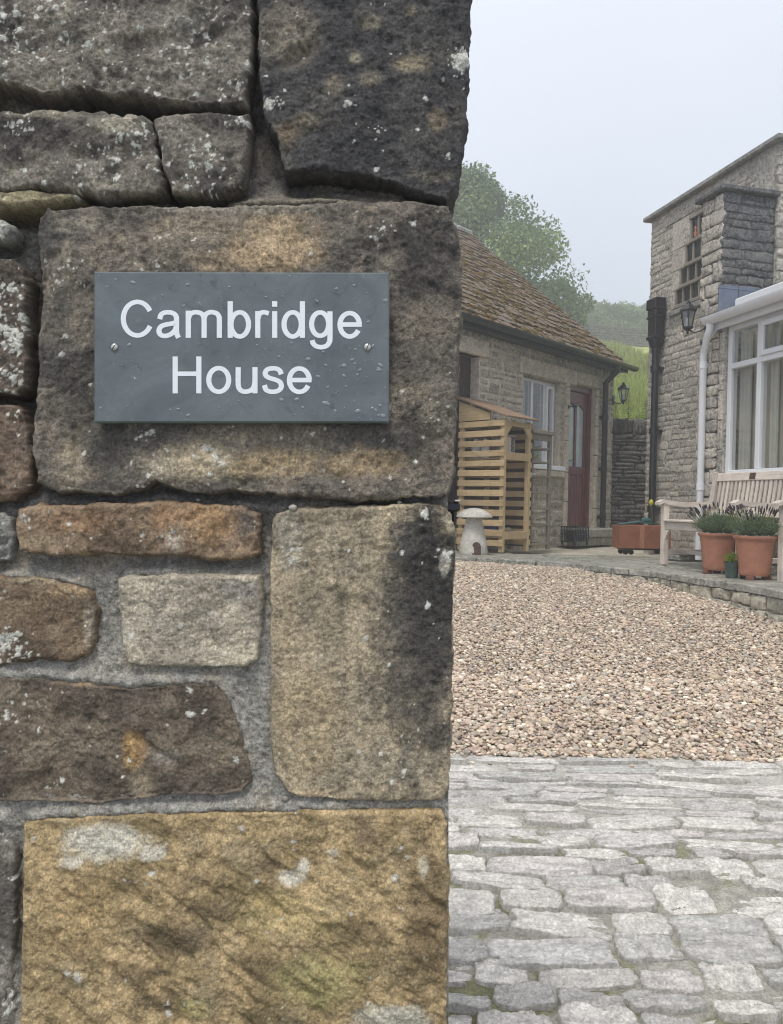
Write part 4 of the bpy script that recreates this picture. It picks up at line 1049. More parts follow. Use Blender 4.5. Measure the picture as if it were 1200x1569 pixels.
def L_(strokes):
    b = MB()
    for k, (pts, kw) in enumerate(strokes): ribbon(b, pts, d=-.0003 - .00004 * k, **kw)
    b.build('letter', M['letter'], plate)
S_ = {}; ln = dict(spline=False)
def mm(x0):
    pass
L_([(ell(218.5, 494.2, 21.2, 25.2, 27, 334), ln)])                                                           # C
L_([([(252, 495), (253.6, 489), (258, 485.6), (264.5, 484.6), (271.5, 485.8), (276.3, 490), (277.3, 497), (277.3, 511), (278, 518), (280.4, 523)], S_),
    ([(277.3, 499.6), (269, 501.8), (261.5, 503.1), (254.6, 505.6), (251, 511), (252, 516.8), (256.5, 519.8), (263, 519.8), (270, 516.6), (275.5, 510.5), (277.3, 503)], S_)])   # a
L_([([(294.8, 482.2), (294.8, 523)], ln), ([(294.8, 494), (297.6, 488), (302.4, 485), (308, 484.6), (314.5, 486.6), (318, 491.5), (318.6, 498), (318.6, 523)], S_),
    ([(318.6, 494), (321, 488), (326, 485), (331.5, 484.6), (337.6, 486.6), (341, 491.5), (341.5, 498), (341.5, 523)], S_)])    # m
L_([([(357.8, 468), (357.8, 523)], ln), (ell(372.2, 502.8, 13.2, 18.2, 0, 360)[:-1], dict(closed=True, spline=False))])            # b
L_([([(399.2, 482.8), (399.2, 523)], ln), ([(399.2, 495), (401, 489), (404.6, 485.4), (409.6, 484.6), (415.8, 486.6)], S_)])       # r
L_([([(424.6, 483), (424.6, 523)], ln), ([(424.6, 468), (424.6, 476.4)], ln)])                                                 # i
L_([([(466.2, 468), (466.2, 523)], ln), (ell(451.6, 502.8, 13.0, 18.2, 0, 360)[:-1], dict(closed=True, spline=False))])            # d
L_([([(507.6, 483.2), (507.6, 522), (506.4, 530), (502, 535.2), (494, 537), (486.5, 535.2), (482.2, 531), (481, 526.5)], S_),
    (ell(492.8, 502.4, 12.8, 17.6, 0, 360)[:-1], dict(closed=True, spline=False))])                                            # g
L_([([(521, 503), (555.4, 503)], ln), (ell(537.2, 503.4, 14.6, 17.6, 2, 332), ln)])                                               # e
L_([([(275.2, 551), (275.2, 606.4)], ln), ([(310.7, 551), (310.7, 606.4)], ln), ([(275.2, 577), (310.7, 577)], ln)])              # H
L_([(ell(340.6, 586.2, 15.0, 17.8, 0, 360)[:-1], dict(closed=True, spline=False))])                                               # o
L_([([(369.8, 567), (369.8, 592), (371.4, 599), (375.8, 603), (382, 603.8), (388.6, 601.8), (393.2, 597), (395, 589)], S_), ([(395, 567), (395, 606.4)], ln)])   # u
L_([([(434.4, 578), (432.4, 572.6), (427.4, 569.4), (421, 568.8), (414, 570.4), (410.4, 575.4), (412, 580.4), (418, 583.6), (426, 586), (432.6, 589.6), (434.6, 595.6), (431.6, 601.2), (425, 603.8), (418, 603.8), (411.6, 600.8), (409.2, 594)], S_)])   # s
L_([([(445.6, 586.4), (480, 586.4)], ln), (ell(461.6, 586.6, 15.0, 17.6, 2, 332), ln)])                                           # e
for (sx, sy, an) in ((184, 537, 62), (564, 537, 70)):
    b = MB(); V = []; n_ = 18; rings = [(5.8, .0005), (5.6, -.0008), (4.4, -.0017), (2.2, -.0022)]
    for (r_, dd) in rings:
        for k in range(n_): V.append(tuple(PL(sx + r_ * math.cos(2 * math.pi * k / n_), sy + r_ * math.sin(2 * math.pi * k / n_), dd)))
    Fc = [(i * n_ + k, i * n_ + (k + 1) % n_, (i + 1) * n_ + (k + 1) % n_, (i + 1) * n_ + k) for i in range(3) for k in range(n_)] + [tuple(3 * n_ + k for k in range(n_))]
    b.add(V, Fc); so_ = b.build('screw', M['steel'], plate, True)
    b = MB(); ribbon(b, [(sx - 4.6 * math.cos(R(an)), sy + 4.6 * math.sin(R(an))), (sx + 4.6 * math.cos(R(an)), sy - 4.6 * math.sin(R(an)))], 1.2, 1.2, d=-.0024, spline=False)
    b.build('slot', M['black_iron'], so_)
# raindrops on the slate
mtd, td, bd_ = newmat('rain_water'); bd_.inputs['Base Color'].default_value = (.40, .44, .46, 1); setb(bd_, .04, .6); bd_.inputs['Alpha'].default_value = .55
V0, F0 = ico(2); rr_ = np.random.RandomState(12); Vd = []; Fd = []; k = 0
LR = [(190, 242, 462, 526), (247, 284, 478, 526), (290, 346, 478, 526), (352, 390, 465, 527), (394, 430, 465, 527), (434, 470, 465, 527), (475, 512, 478, 541), (518, 557, 478, 527), (270, 316, 548, 609), (320, 482, 562, 610)]
while k < 170:
    x = rr_.uniform(157, 593); y = rr_.uniform(428, 646)
    if k > 40 and rr_.rand() < .45: x = rr_.uniform(430, 593); y = rr_.uniform(520, 646)
    r_ = .7 + rr_.exponential(.7)
    if any(a - 3 < x < b_ + 3 and c_ - 3 < y < d2 + 3 for a, b_, c_, d2 in LR): continue
    r_ = min(r_, 3.2); st = rr_.uniform(1, 1.9) if r_ > 1.5 else 1.0; an = rr_.uniform(-.6, .9)
    q = V0 * np.array([r_ * st, r_, .00045 * min(r_, 1.8)]); ca, sa = math.cos(an), math.sin(an)
    xx = q[:, 0] * ca - q[:, 1] * sa; yy = q[:, 0] * sa + q[:, 1] * ca
    Vd.append(pier_pt(x + xx, y + yy, PLD - q[:, 2]) - pc); Fd.append(F0 + k * len(V0)); k += 1
dr = link('raindrops', mesh('raindrops', np.concatenate(Vd), np.concatenate(Fd), True), mtd, plate); dr['kind'] = 'stuff'
# ------------------------------------------------------------------ the cottage on the left
CA = math.atan2(.733, .68)
cot = thing('stone_cottage', 'low stone cottage with mossy stone slate roof, maroon door and white window', 'cottage', (2.73, 11.5, TZ), CA)
OPEN = [(-3.6, -2.43, .25, 2.41), (-1.42, -.453, 1.10, 2.33), (-.23, .556, .23, 2.37)]      # along, along, up, up
CL0, CL1, EAVE = -4.6, 1.18, 2.86
def wall_with_holes(x0, x1, z0, z1, y0, y1, holes):
    b = MB(); xs_ = sorted({x0, x1} | {h[0] for h in holes} | {h[1] for h in holes})
    for i in range(len(xs_) - 1):
        a, c_ = xs_[i], xs_[i + 1]; mid = (a + c_) / 2
        cuts = sorted([(h[2], h[3]) for h in holes if h[0] < mid < h[1]])
        z = z0
        for (p, q_) in cuts: 
            if p > z: b.box(a, c_, y0, y1, z, p)
            z = q_
        if z < z1: b.box(a, c_, y0, y1, z, z1)
    return b
wall = wall_with_holes(CL0, CL1, -.3, EAVE, .012, .42, OPEN)
wall.box(CL1 - .42, CL1, .42, 6.2, -.3, EAVE); wall.box(CL0, CL0 + .4, .42, 6.2, -.3, EAVE); wall.box(CL0 + .4, CL1 - .42, 5.8, 6.2, -.3, EAVE)
wall.prism([(CL0, EAVE)] * 0 + [(0, 0)], 0, 0) if False else None
RID = 3.1; TAN = .865
for gx0, gx1 in ((CL1 - .4, CL1 - .002), (CL0 + .002, CL0 + .4)):      # gables
    n_ = len(wall.V)
    V = [(gx, gy, gzv) for gx in (gx0, gx1) for (gy, gzv) in ((.02, EAVE), (6.18, EAVE), (RID, EAVE + RID * TAN - .1))]
    wall.add(V, [(0, 1, 2), (5, 4, 3), (0, 3, 4, 1), (1, 4, 5, 2), (2, 5, 3, 0)])
cw = wall.build('wall', M['cottage_mortar'], cot)
b = MB(); b.box(CL0 + .4, CL1 - .42, .42, 5.8, -.28, .2); b.build('floor', M['dark_room'], cot)
b = MB(); b.box(-2.2, -2.1, .42, 5.8, .2, 2.8); b.box(CL0 + .4, CL1 - .42, 3.2, 3.3, .2, 2.8); b.build('inner_wall', M['dark_room'], cot)
wr = random.Random(41)
LINT = [(-3.75, -2.28, 2.41, 2.62), (-1.55, -.05, 2.335, 2.56), (-.045, .70, 2.372, 2.56)]
keep_out = OPEN + LINT + [(-.34, -.23, .9, 2.35), (.556, .66, .2, 2.35), (-1.5, -.40, .96, 1.10)]
def fac(a, z): return (a, .02, z), 0.0
stone_wall(cw, M['cottage_stone'], -3.4, CL1, -.02, EAVE - .14, fac, wr, (.09, .19), (.10, .32), keep_out, .034, .034, 280)
stone_wall(cw, M['cottage_stone'], CL0, -3.42, -.02, EAVE - .14, fac, random.Random(43), (.09, .19), (.10, .32), keep_out, .045, .034, 0)
stone_wall(cw, M['cottage_stone'], .03, 6.15, -.3, 5.6, lambda a, z: ((CL0 + .004, a, z), -math.pi / 2), random.Random(44), (.12, .22), (.18, .42), (), .045, .034, 0, topf=lambda a: EAVE + (a if a < RID else 6.2 - a) * TAN - .14)
for (a0, a1, z0, z1) in LINT:
    b = MB(); b.box(a0, a1, -.032, .12, z0, z1, .012); b.build('lintel', M['ashlar'], cot)
b = MB(); b.box(CL0, CL1 + .02, -.05, .06, EAVE - .14, EAVE - .02, .01); b.build('wall_plate', M['ashlar'], cot)
for (a0, a1) in ((-.332, -.232), (.558, .658)):
    z = .2; jr = random.Random(int(a0 * 100))
    while z < 2.33:
        h = min(jr.uniform(.3, .5), 2.37 - z)
        b = MB(); b.box(a0, a1, -.026, .30, z + .005, z + h - .005, .01); b.build('jamb_stone', M['ashlar'], cot); z += h
# window: three white lights
win = MB(); a0, a1, z0, z1 = OPEN[1]
FY0, FY1 = .10, .16
def frame_bars(b, a0, a1, z0, z1, y0, y1, t, divs=()):
    b.box(a0, a0 + t, y0, y1, z0, z1, .005); b.box(a1 - t, a1, y0, y1, z0, z1, .005)
    b.box(a0 + t, a1 - t, y0, y1, z0, z0 + t, .005); b.box(a0 + t, a1 - t, y0, y1, z1 - t, z1, .005)
    for d in divs: b.box(d - t * .5, d + t * .5, y0, y1, z0 + t, z1 - t, .005)
frame_bars(win, a0 + .01, a1 - .01, z0 + .02, z1 - .01, FY0, FY1, .05, (-1.06, -.74))
wo_ = win.build('window', M['upvc'], cot)
b = MB(); frame_bars(b, -.715, a1 - .06, z0 + .07, z1 - .06, FY0 - .025, FY1 - .012, .042); b.build('casement', M['upvc'], wo_)
for (p, q_) in ((a0 + .06, -1.085), (-1.035, -.765), (-.675, a1 - .10)):
    b = MB(); b.box(p, q_, .118, .124, z0 + .07, z1 - .06); b.build('pane', M['glass'], wo_)
b = MB(); b.box(a0 - .03, a1 + .05, -.075, .10, z0 - .045, z0 + .018, .008); b.build('sill', M['upvc'], wo_)
b = MB(); b.box(a0 - .07, a1 + .06, -.07, .2, z0 - .14, z0 - .05, .012); b.build('stone_sill', M['ashlar'], cot)
b = MB()
for k in range(14):
    x = a0 + .05 + k * .03
    b.tube([(x, .27 + .02 * (k % 2), z0 + .02), (x, .27 + .02 * (k % 2), z1)], .018, 6)
b.build('curtain', M['curtain'], wo_)
# maroon door with two tall frosted panes
a0, a1, z0, z1 = OPEN[2]
dm = MB(); t = .07
dm.box(a0, a0 + t, .06, .15, z0, z1, .006); dm.box(a1 - t, a1, .06, .15, z0, z1, .006); dm.box(a0 + t, a1 - t, .06, .15, z1 - .09, z1, .006)
dm.build('door_frame', M['red_door'], cot)
d0, d1 = a0 + t + .004, a1 - t - .004; zt = z1 - .10; zm = z0 + .92; mid = (d0 + d1) / 2
b = MB()
b.box(d0, d0 + .07, .10, .145, z0 + .01, zt, .005); b.box(d1 - .07, d1, .10, .145, z0 + .01, zt, .005); b.box(mid - .03, mid + .03, .10, .145, zm, zt - .2, .005)
b.box(d0 + .07, d1 - .07, .10, .145, zm - .12, zm, .005)
arch = [(d0 + .07, zt), (d0 + .07, zt - .26)]
for k in range(9):
    u = k / 8; x = d0 + .07 + u * (d1 - d0 - .14); arch.append((x, zt - .26 + .10 * math.sin(math.pi * u)))
arch.append((d1 - .07, zt)); b.prism([(x, z) for x, z in arch], .10, .145)
dr_ = b.build('door', M['red_door'], cot)
b = MB()
for k in range(6):
    x0_ = d0 + .07 + k * (d1 - d0 - .14) / 6; b.box(x0_ + .002, x0_ + (d1 - d0 - .14) / 6 - .002, .112, .14, z0 + .01, zm - .12, .004)
b.box(d0 + .07, d1 - .07, .12, .135, z0 + .01, zm - .12); b.build('door_board', M['red_door'], dr_)
for (p, q_) in ((d0 + .07, mid - .03), (mid + .03, d1 - .07)):
    b = MB(); b.box(p, q_, .12, .128, zm, zt - .14); b.build('door_pane', M['frosted'], dr_)
b = MB(); b.tube([(d0 + .05, .06, z0 + 1.0), (d0 + .05, .10, z0 + 1.0)], .018, 8); b.tube([(d0 + .05, .062, z0 + 1.0), (d0 + .15, .062, z0 + 1.0)], .009, 8); b.build('handle', M['black_iron'], dr_)
b = MB(); b.box(a0 - .16, a1 + .16, -.36, .10, .10, .225, .015); b.box(a0 - .22, a1 + .35, -.30, .02, -.03, .10, .015); b.build('doorstep', M['flag'], cot)
# dark plank shutter in the left opening
a0, a1, z0, z1 = OPEN[0]
for k in range(8):
    x0_ = a0 + k * (a1 - a0) / 8
    b = MB(); b.box(x0_ + .003, x0_ + (a1 - a0) / 8 - .003, .14, .17, z0, z1, .004); b.build('door_plank', M['dark_brown'], cot)
b = MB(); b.box(a0, a1, .175, .2, z0, z1); b.build('plank_backing', M['dark_brown'], cot)
# roof: single stone slates, thicker courses at the eave
rf_y0, rf_z0 = -.19, EAVE - .12
b = MB(); SL = math.hypot(1, TAN); al = math.atan(TAN)
b.add([(CL0 - .1, rf_y0 + .02, rf_z0), (CL1 + .08, rf_y0 + .02, rf_z0), (CL1 + .08, RID, rf_z0 + (RID - rf_y0) * TAN - .02), (CL0 - .1, RID, rf_z0 + (RID - rf_y0) * TAN - .02),
       (CL0 - .1, 6.4, rf_z0), (CL1 + .08, 6.4, rf_z0)], [(0, 1, 2, 3), (3, 2, 5, 4)])
roof = b.build('roof', M['slate_roof'], cot)
def slate_mesh(seed):
    rr = random.Random(seed); V = []; n = 6
    for k in range(n):
        x = -.5 + k / (n - 1); V.append((x, -.5 + rr.uniform(-.07, .07) * (1 if 0 < k < n - 1 else .5) + (.04 if k in (0, n - 1) else 0), 0))
    for k in range(n): V.append((-.5 + k / (n - 1), .5, 0))
    Fc = [(k, k + 1, n + k + 1, n + k) for k in range(n - 1)]
    up_ = [(x, y, 1.0 + rr.uniform(-.2, .2)) for x, y, z in V]; N = len(V)
    F2 = [tuple(i + N for i in f) for f in Fc] + [(0, N, N + 1, 1)] * 0
    F3 = [(k, k + N, k + 1 + N, k + 1) for k in range(n - 1)]
    F4 = [(n, n + N, N, 0), (n - 1, n - 1 + N, 2 * n - 1 + N, 2 * n - 1)]
    return mesh('roof_slate', V + up_, [f[::-1] for f in Fc] + F2 + [f[::-1] for f in F3] + F4)
SLM = [slate_mesh(s_) for s_ in range(10)]
sr = random.Random(77); y = 0.0; nsl = 0; rest = MB(); crs = 0
total = (RID - rf_y0) * SL
while y < total - .02:
    ex = .195 - .06 * (y / total); x = CL1 + .11 + sr.uniform(-.02, .02)
    while x > CL0 - .12:
        wd_ = sr.uniform(.15, .32)
        if crs % 2 and x > CL1 + .05: wd_ *= .6
        cx = x - wd_ / 2; cy = y + ex * .5 + .06
        th = sr.uniform(.016, .036)
        o = link('roof_slate', SLM[sr.randrange(10)], M['slate_roof'], roof) if nsl < 300 and x > -3.2 else None
        loc = (cx, rf_y0 + cy / SL - .02 * TAN / SL, rf_z0 + cy * TAN / SL + .02 + sr.uniform(0, .012))
        tilt = al - .10 + sr.gauss(0, .02)
        if o:
            o.location = loc; o.scale = (wd_ - sr.uniform(.004, .014), ex + .13 + sr.uniform(-.02, .02), th); o.rotation_euler = (tilt, sr.gauss(0, .012), sr.gauss(0, .02)); nsl += 1
        else:
            mt_ = Matrix.Rotation(tilt, 4, 'X').to_3x3()
            rest.box(-wd_ / 2 + .005, wd_ / 2 - .005, -(ex + .13) / 2, (ex + .13) / 2, 0, th, 0, rot=mt_, org=loc)
        x -= wd_
    y += ex; crs += 1
if rest.V:
    o = rest.build('roof_slates', M['slate_roof'], roof); kind(o, 'stuff')
b = MB()
for k in range(12):
    x1_ = CL1 + .12 - k * .48; b.box(x1_ - .47, x1_, RID - .14, RID + .14, rf_z0 + (RID - rf_y0) * TAN - .06, rf_z0 + (RID - rf_y0) * TAN + .07, .04)
b.build('ridge_stones', M['coping'], roof)
# cushions of moss lying in the joints
mrs = np.random.RandomState(8); V0, F0 = ico(1); Vm = []; Fm = []; nm_ = 2300
MV = np.zeros((nm_, len(V0), 3))
for k in range(nm_):
    cx = mrs.uniform(-4.4, CL1); cy = mrs.beta(1.1, 1.4) * total
    r_ = .018 + mrs.exponential(.016); r_ = min(r_, .07)
    q = V0 * np.array([r_ * mrs.uniform(1, 1.8), r_, r_ * .45]) * (1 + .3 * mrs.normal(size=(len(V0), 1)) * .5)
    ca, sa = math.cos(al), math.sin(al)
    MV[k] = np.stack([q[:, 0] + cx, q[:, 1] * ca - q[:, 2] * sa + rf_y0 + cy / SL - .05 * sa, q[:, 1] * sa + q[:, 2] * ca + rf_z0 + cy * TAN / SL + .055 * ca], 1)
Fm = (F0[None] + (np.arange(nm_) * len(V0))[:, None, None]).reshape(-1, 3)
kind(link('moss', mesh('moss', MV.reshape(-1, 3), Fm, True), M['moss'], roof), 'stuff')
# gutter, brackets and downpipe
gp = [(-.065, 0)] + [(.065 * -math.cos(R(a)), -.065 * math.sin(R(a)) * .95) for a in range(0, 181, 20)] + [(.058, 0)] + [(.058 * math.cos(R(a)), -.056 * math.sin(R(a)) * .95) for a in range(0, 181, 20)]
gy, gzv = rf_y0 - .075, rf_z0 + .03
b = MB(); V = []; n_ = len(gp)
for x in (CL0, CL1 + .17):
    for (p, q_) in gp: V.append((x, gy + p, gzv + q_))
b.add(V, [(k, (k + 1) % n_, (k + 1) % n_ + n_, k + n_) for k in range(n_)])
b.add([V[k] for k in range(1, 11)] , [tuple(range(10))]); b.add([V[n_ + k] for k in range(1, 11)], [tuple(range(10))[::-1]])
b.build('gutter', M['gutter_green'], cot)
b = MB(); b.box(CL0, CL1 + .06, rf_y0 - .008, rf_y0 + .015, rf_z0 - .065, rf_z0 + .02, .004); b.box(CL0, CL1 + .04, rf_y0 + .015, -.002, rf_z0 - .05, rf_z0 - .035); b.build('fascia', M['gutter_green'], cot)
DX = .745
b = MB(); b.tube([(DX, gy, gzv - .05), (DX, gy, gzv - .12), (DX, -.075, gzv - .30), (DX, -.075, .14)], .045, 12)
b.tube([(DX, -.075, .16), (DX, -.12, .06), (DX, -.16, .03)], .045, 12)
for z in (.35, 1.1, 1.9): b.tube([(DX, -.075, z), (DX, -.075, z + .07)], .054, 12); b.box(DX - .09, DX + .09, -.03, -.015, z + .01, z + .06)
b.build('downpipe', M['black_iron'], cot, True)

def lantern(name, label, loc, rotz, bracket, sc=1.0, group=None):
    """glass coach lantern on a curled wall bracket; the wall is behind +y"""
    t = thing(name, label, 'wall lantern', loc, rotz, group)
    s_ = sc
    b = MB()
    b.lathe([(.012 * s_, .22 * s_), (.022 * s_, .205 * s_), (.03 * s_, .18 * s_), (.05 * s_, .165 * s_), (.088 * s_, .125 * s_), (.095 * s_, .115 * s_), (.095 * s_, .105 * s_), (.075 * s_, .10 * s_)], 6); b.build('hood', M['black_iron'], t)
    b = MB(); b.lathe([(.074 * s_, .098 * s_), (.045 * s_, -.06 * s_)], 6); b.build('lamp_glass', M['lantern_glass'], t)
    b = MB()
    for k in range(6):
        a = math.pi / 3 * k; b.tube([(.078 * s_ * math.cos(a), .078 * s_ * math.sin(a), .10 * s_), (.048 * s_ * math.cos(a), .048 * s_ * math.sin(a), -.06 * s_)], .0055 * s_, 6)
    b.build('cage', M['black_iron'], t)
    b = MB(); b.lathe([(.052 * s_, -.06 * s_), (.05 * s_, -.075 * s_), (.025 * s_, -.09 * s_), (.012 * s_, -.11 * s_), (.018 * s_, -.12 * s_), (.004 * s_, -.135 * s_)], 8); b.build('base', M['black_iron'], t)
    b = MB(); b.lathe([(.018 * s_, -.058 * s_), (.018 * s_, -.03 * s_), (.024 * s_, .0), (.012 * s_, .035 * s_)], 8); b.build('bulb', M['white_plastic'], t)
    bx, by = bracket
    b = MB(); b.tube([(0, 0, -.085 * s_), (bx * .35, by * .35, -.12 * s_), (bx * .75, by * .75, -.10 * s_), (bx, by, -.06 * s_)], .010 * s_, 8); 
    L = math.hypot(bx, by); ux, uy = bx / L, by / L
    m_ = Matrix(((uy, ux, 0), (-ux, uy, 0), (0, 0, 1)))
    b.box(-.035 * s_, .035 * s_, -.02, .0, -.13 * s_, .03 * s_, .012, rot=m_, org=(bx, by, 0)); b.build('bracket', M['black_iron'], t, True)
    return t
ca_, sa_ = math.cos(CA), math.sin(CA)
def cot_pt(x, y, z): return (2.73 + x * ca_ - y * sa_, 11.5 + x * sa_ + y * ca_, TZ + z)
lantern('wall_lantern', 'small black coach lantern at the corner of the cottage beside its downpipe', cot_pt(1.09, -.20, 2.30), CA, (0, .175), 1.0)
# little iron bird on the door jamb
bird = thing('bird_ornament', 'little black metal bird fixed to the jamb left of the maroon door', 'ornament', cot_pt(-.28, -.026, 2.0), CA)
b = MB(); b.tube([(0, 0, 0), (0, -.10, 0)], .008, 8); b.box(-.02, .02, -.006, 0, -.03, .03, .003); b.build('bracket', M['black_iron'], bird)
b = MB(); b.tube([(-.10, -.10, .045), (-.075, -.10, .03), (-.03, -.10, .008), (.02, -.10, .012), (.055, -.10, .03), (.075, -.10, .035), (.10, -.10, .033)], [.006, .012, .03, .036, .022, .02, .004], 10); b.build('body', M['black_iron'], bird, True)

# ------------------------------------------------------------------ the house on the right
HA = math.atan2(.235, .972)
HO = (3.322, 7.9)
def hpt(x, y, z): return (HO[0] + x * math.cos(HA) - y * math.sin(HA), HO[1] + x * math.sin(HA) + y * math.cos(HA), TZ + z)
house = thing('stone_house', 'tall grey stone house wall with stepped leaded window and black hopper pipe', 'house', (HO[0], HO[1], TZ), HA)
WX, HY1, HTOP = .605, 2.31, 4.36
b = MB(); WIN = (.80, 1.76, 3.04, 4.12)
# main volume with the window opening: built as boxes round the opening
b.box(WX + .012, WX + .40, -.04, WIN[0], -.3, HTOP); b.box(WX + .012, WX + .40, WIN[1], HY1 - .012, -.3, HTOP)
b.box(WX + .012, WX + .40, WIN[0], WIN[1], -.3, WIN[2]); b.box(WX + .012, WX + .40, WIN[0], WIN[1], WIN[3], HTOP)
b.box(WX + .40, 4.6, -.038, .34, -.3, HTOP); b.box(WX + .40, 4.6, HY1 - .35, HY1 - .014, -.3, HTOP); b.box(4.2, 4.6, .34, HY1 - .35, -.3, HTOP)
hw_ = b.build('wall', M['house_mortar'], house)
hr = random.Random(52)
def hface(a, z): return (WX + .018, a, z), -math.pi / 2
# the slanted left jamb of the window leaves a wedge of masonry
stone_wall(hw_, M['house_stone'], .30, HY1, .0, HTOP - .02, hface, hr, (.065, .155), (.10, .34), [(WIN[0] - .1, WIN[1] + .02, WIN[2] - .04, WIN[3] + .02)], .025, .013, 230)
b = MB(); b.box(WX + .40, 4.4, .34, HY1 - .35, 2.6, 2.7); b.build('inner_floor', M['dark_room'], house)
# leaded window, wider towards its foot
wf = thing('window', '', 'x') if False else None
rows = [(4.08, 3.80), (3.80, 3.54), (3.54, 3.30), (3.30, 3.07)]
lefts = [1.44, 1.53, 1.63, 1.72]
fb = MB(); fb.box(WX + .0, WX + .06, WIN[0], WIN[0] + .04, WIN[2], WIN[3])
for (zt, zb), l in zip(rows, lefts):
    fb.box(WX - .02, WX + .06, WIN[0], l, zb - .022, zb + .022, .006)
    fb.box(WX - .005, WX + .06, l - .03, l + .0, zb, zt, .004)
    k = 1
    while l - k * .16 > WIN[0] + .05:
        fb.box(WX + .0, WX + .04, l - k * .16 - .014, l - k * .16 + .014, zb, zt, .003); k += 1
fb.box(WX - .02, WX + .06, WIN[0], lefts[0], 4.07, 4.12, .006)
wn = fb.build('window', M['grey_wood'], house)
for (zt, zb), l in zip(rows, lefts):
    k = 0
    while l - k * .16 > WIN[0] + .05:
        b = MB(); b.box(WX + .022, WX + .027, max(l - (k + 1) * .16 + .014, WIN[0] + .04), l - k * .16 - .014 - (.016 if k == 0 else 0), zb + .022, zt - .022)
        b.build('pane', M['glass_dark'], wn); k += 1
for (zt, zb), l in zip(rows, lefts):
    b = MB(); b.box(WX - .012, WX + .2, l + .004, WIN[1] + .03, zb - .02, zt - .012 if zt < 4.05 else 4.14, .012); b.build('jamb_stone', M['house_stone'], house)
b = MB(); b.box(WX - .03, WX + .2, WIN[0] - .1, WIN[1] + .06, WIN[2] - .07, WIN[2] - .001, .012); b.build('sill', M['coping'], house)
b = MB(); b.box(WX - .012, WX + .2, WIN[0] - .1, WIN[1] + .2, 4.145, 4.30, .012); b.build('lintel', M['house_stone'], house)
# orange pot standing behind the top pane is too dim to read; the pane's own terracotta sliver
b = MB(); b.lathe([(.014, 0), (.020, .04), (.020, .05), (.010, .06), (.010, .09), (.016, .105), (.006, .125)], 12, org=(WX - .012, 1.31, 3.823)); pot_ = b.build('clay_ornament', M['orange'], None, True)
pot_.location = (HO[0], HO[1], TZ); pot_.rotation_euler = (0, 0, HA); tag(pot_, 'small orange clay figure on the top ledge of the stepped leaded window', 'ornament')
# corner quoins
z = 0.0; k = 0; qr = random.Random(3)
# eave coping
b = MB(); b.box(WX - .07, 4.7, -.12, HY1 + .08, HTOP, HTOP + .055, .01); b.build('eave_slab', M['coping'], house)
b = MB(); b.add([(WX - .05, -.10, HTOP + .056), (WX - .05, HY1 + .06, HTOP + .056), (2.6, HY1 + .06, HTOP + .25), (2.6, -.10, HTOP + .25), (4.6, -.1, HTOP + .056), (4.6, HY1 + .06, HTOP + .056)], [(0, 3, 2, 1), (3, 4, 5, 2)]); b.build('roof', M['coping'], house)
# end wall towards us: sooty masonry of the chimney breast and beyond
BT = 3.80
b = MB(); b.box(.012, WX + .011, .004, .343, -.3, BT); cb = b.build('chimney_breast', M['black_mortar'], house)
er = random.Random(61)
def fface(a, z): return (a, .012, z), 0.0
stone_wall(cb, M['black_stone'], 0.0, WX + .02, 2.3, BT, fface, er, (.07, .15), (.12, .34), (), .04, .010, 60)
def eface(a, z): return (a, -.03, z), 0.0
stone_wall(hw_, M['house_stone'], WX + .0, 1.7, 2.3, HTOP - .02, eface, er, (.12, .22), (.2, .42), (), .045, .014, 40)
def sface(a, z): return (.012, a, z), -math.pi / 2
stone_wall(cb, M['house_stone'], .0, .343, -.02, BT, sface, er, (.12, .26), (.16, .34), (), .045, .014, 40)
b = MB(); b.box(-.06, WX + .03, -.07, .40, BT, BT + .055, .012); b.build('ledge', M['black_stone'], house)
# black rainwater hopper and pipe by the far corner
PX, PY = WX - .085, 1.98
b = MB()
b.box(PX - .09, PX + .07, PY - .11, PY + .11, 3.10, 3.24, .01); b.box(PX - .075, PX + .08, PY - .10, PY + .10, 3.02, 3.10, .01); b.box(PX - .085, PX + .07, PY - .105, PY + .105, 2.99, 3.02, .006)
b.box(PX - .07, PX + .06, PY - .09, PY + .09, 2.76, 2.99, .008); b.box(PX - .085, PX + .07, PY - .105, PY + .105, 2.72, 2.76, .006)
b.lathe([(.10, 2.72), (.085, 2.66), (.055, 2.60), (.055, 2.55)], 12, org=(PX, PY, 0))
b.build('hopper', M['black_iron'], house)
b = MB(); b.tube([(PX, PY, 2.56), (PX, PY, .02)], .044, 12)
for z in (.5, 1.5, 2.3): b.tube([(PX, PY, z), (PX, PY, z + .08)], .062, 12); b.box(PX + .02, PX + .11, PY - .05, PY + .05, z + .01, z + .06)
b.build('downpipe', M['black_iron'], house, True)
b = MB(); b.box(WX - .012, WX + .1, HY1 - .16, HY1 - .02, 3.24, 3.30); b.build('gutter_outlet', M['black_iron'], house)
lantern('wall_lantern', 'larger black coach lantern on a bracket below the stepped leaded window', hpt(-.17, .30, 2.53), HA, (.155, -.10), 1.0)
# lead apron on the breast above the glazed room
b = MB()
for k in range(3): b.box(-.045 + k * .23, -.045 + (k + 1) * .23 - .006, -.034, -.012, 2.35, 2.84 + .004 * (k % 2), .004)
b.box(-.05, .70, -.037, -.008, 2.80, 2.815, .004); b.build('lead_apron', M['lead'], house)

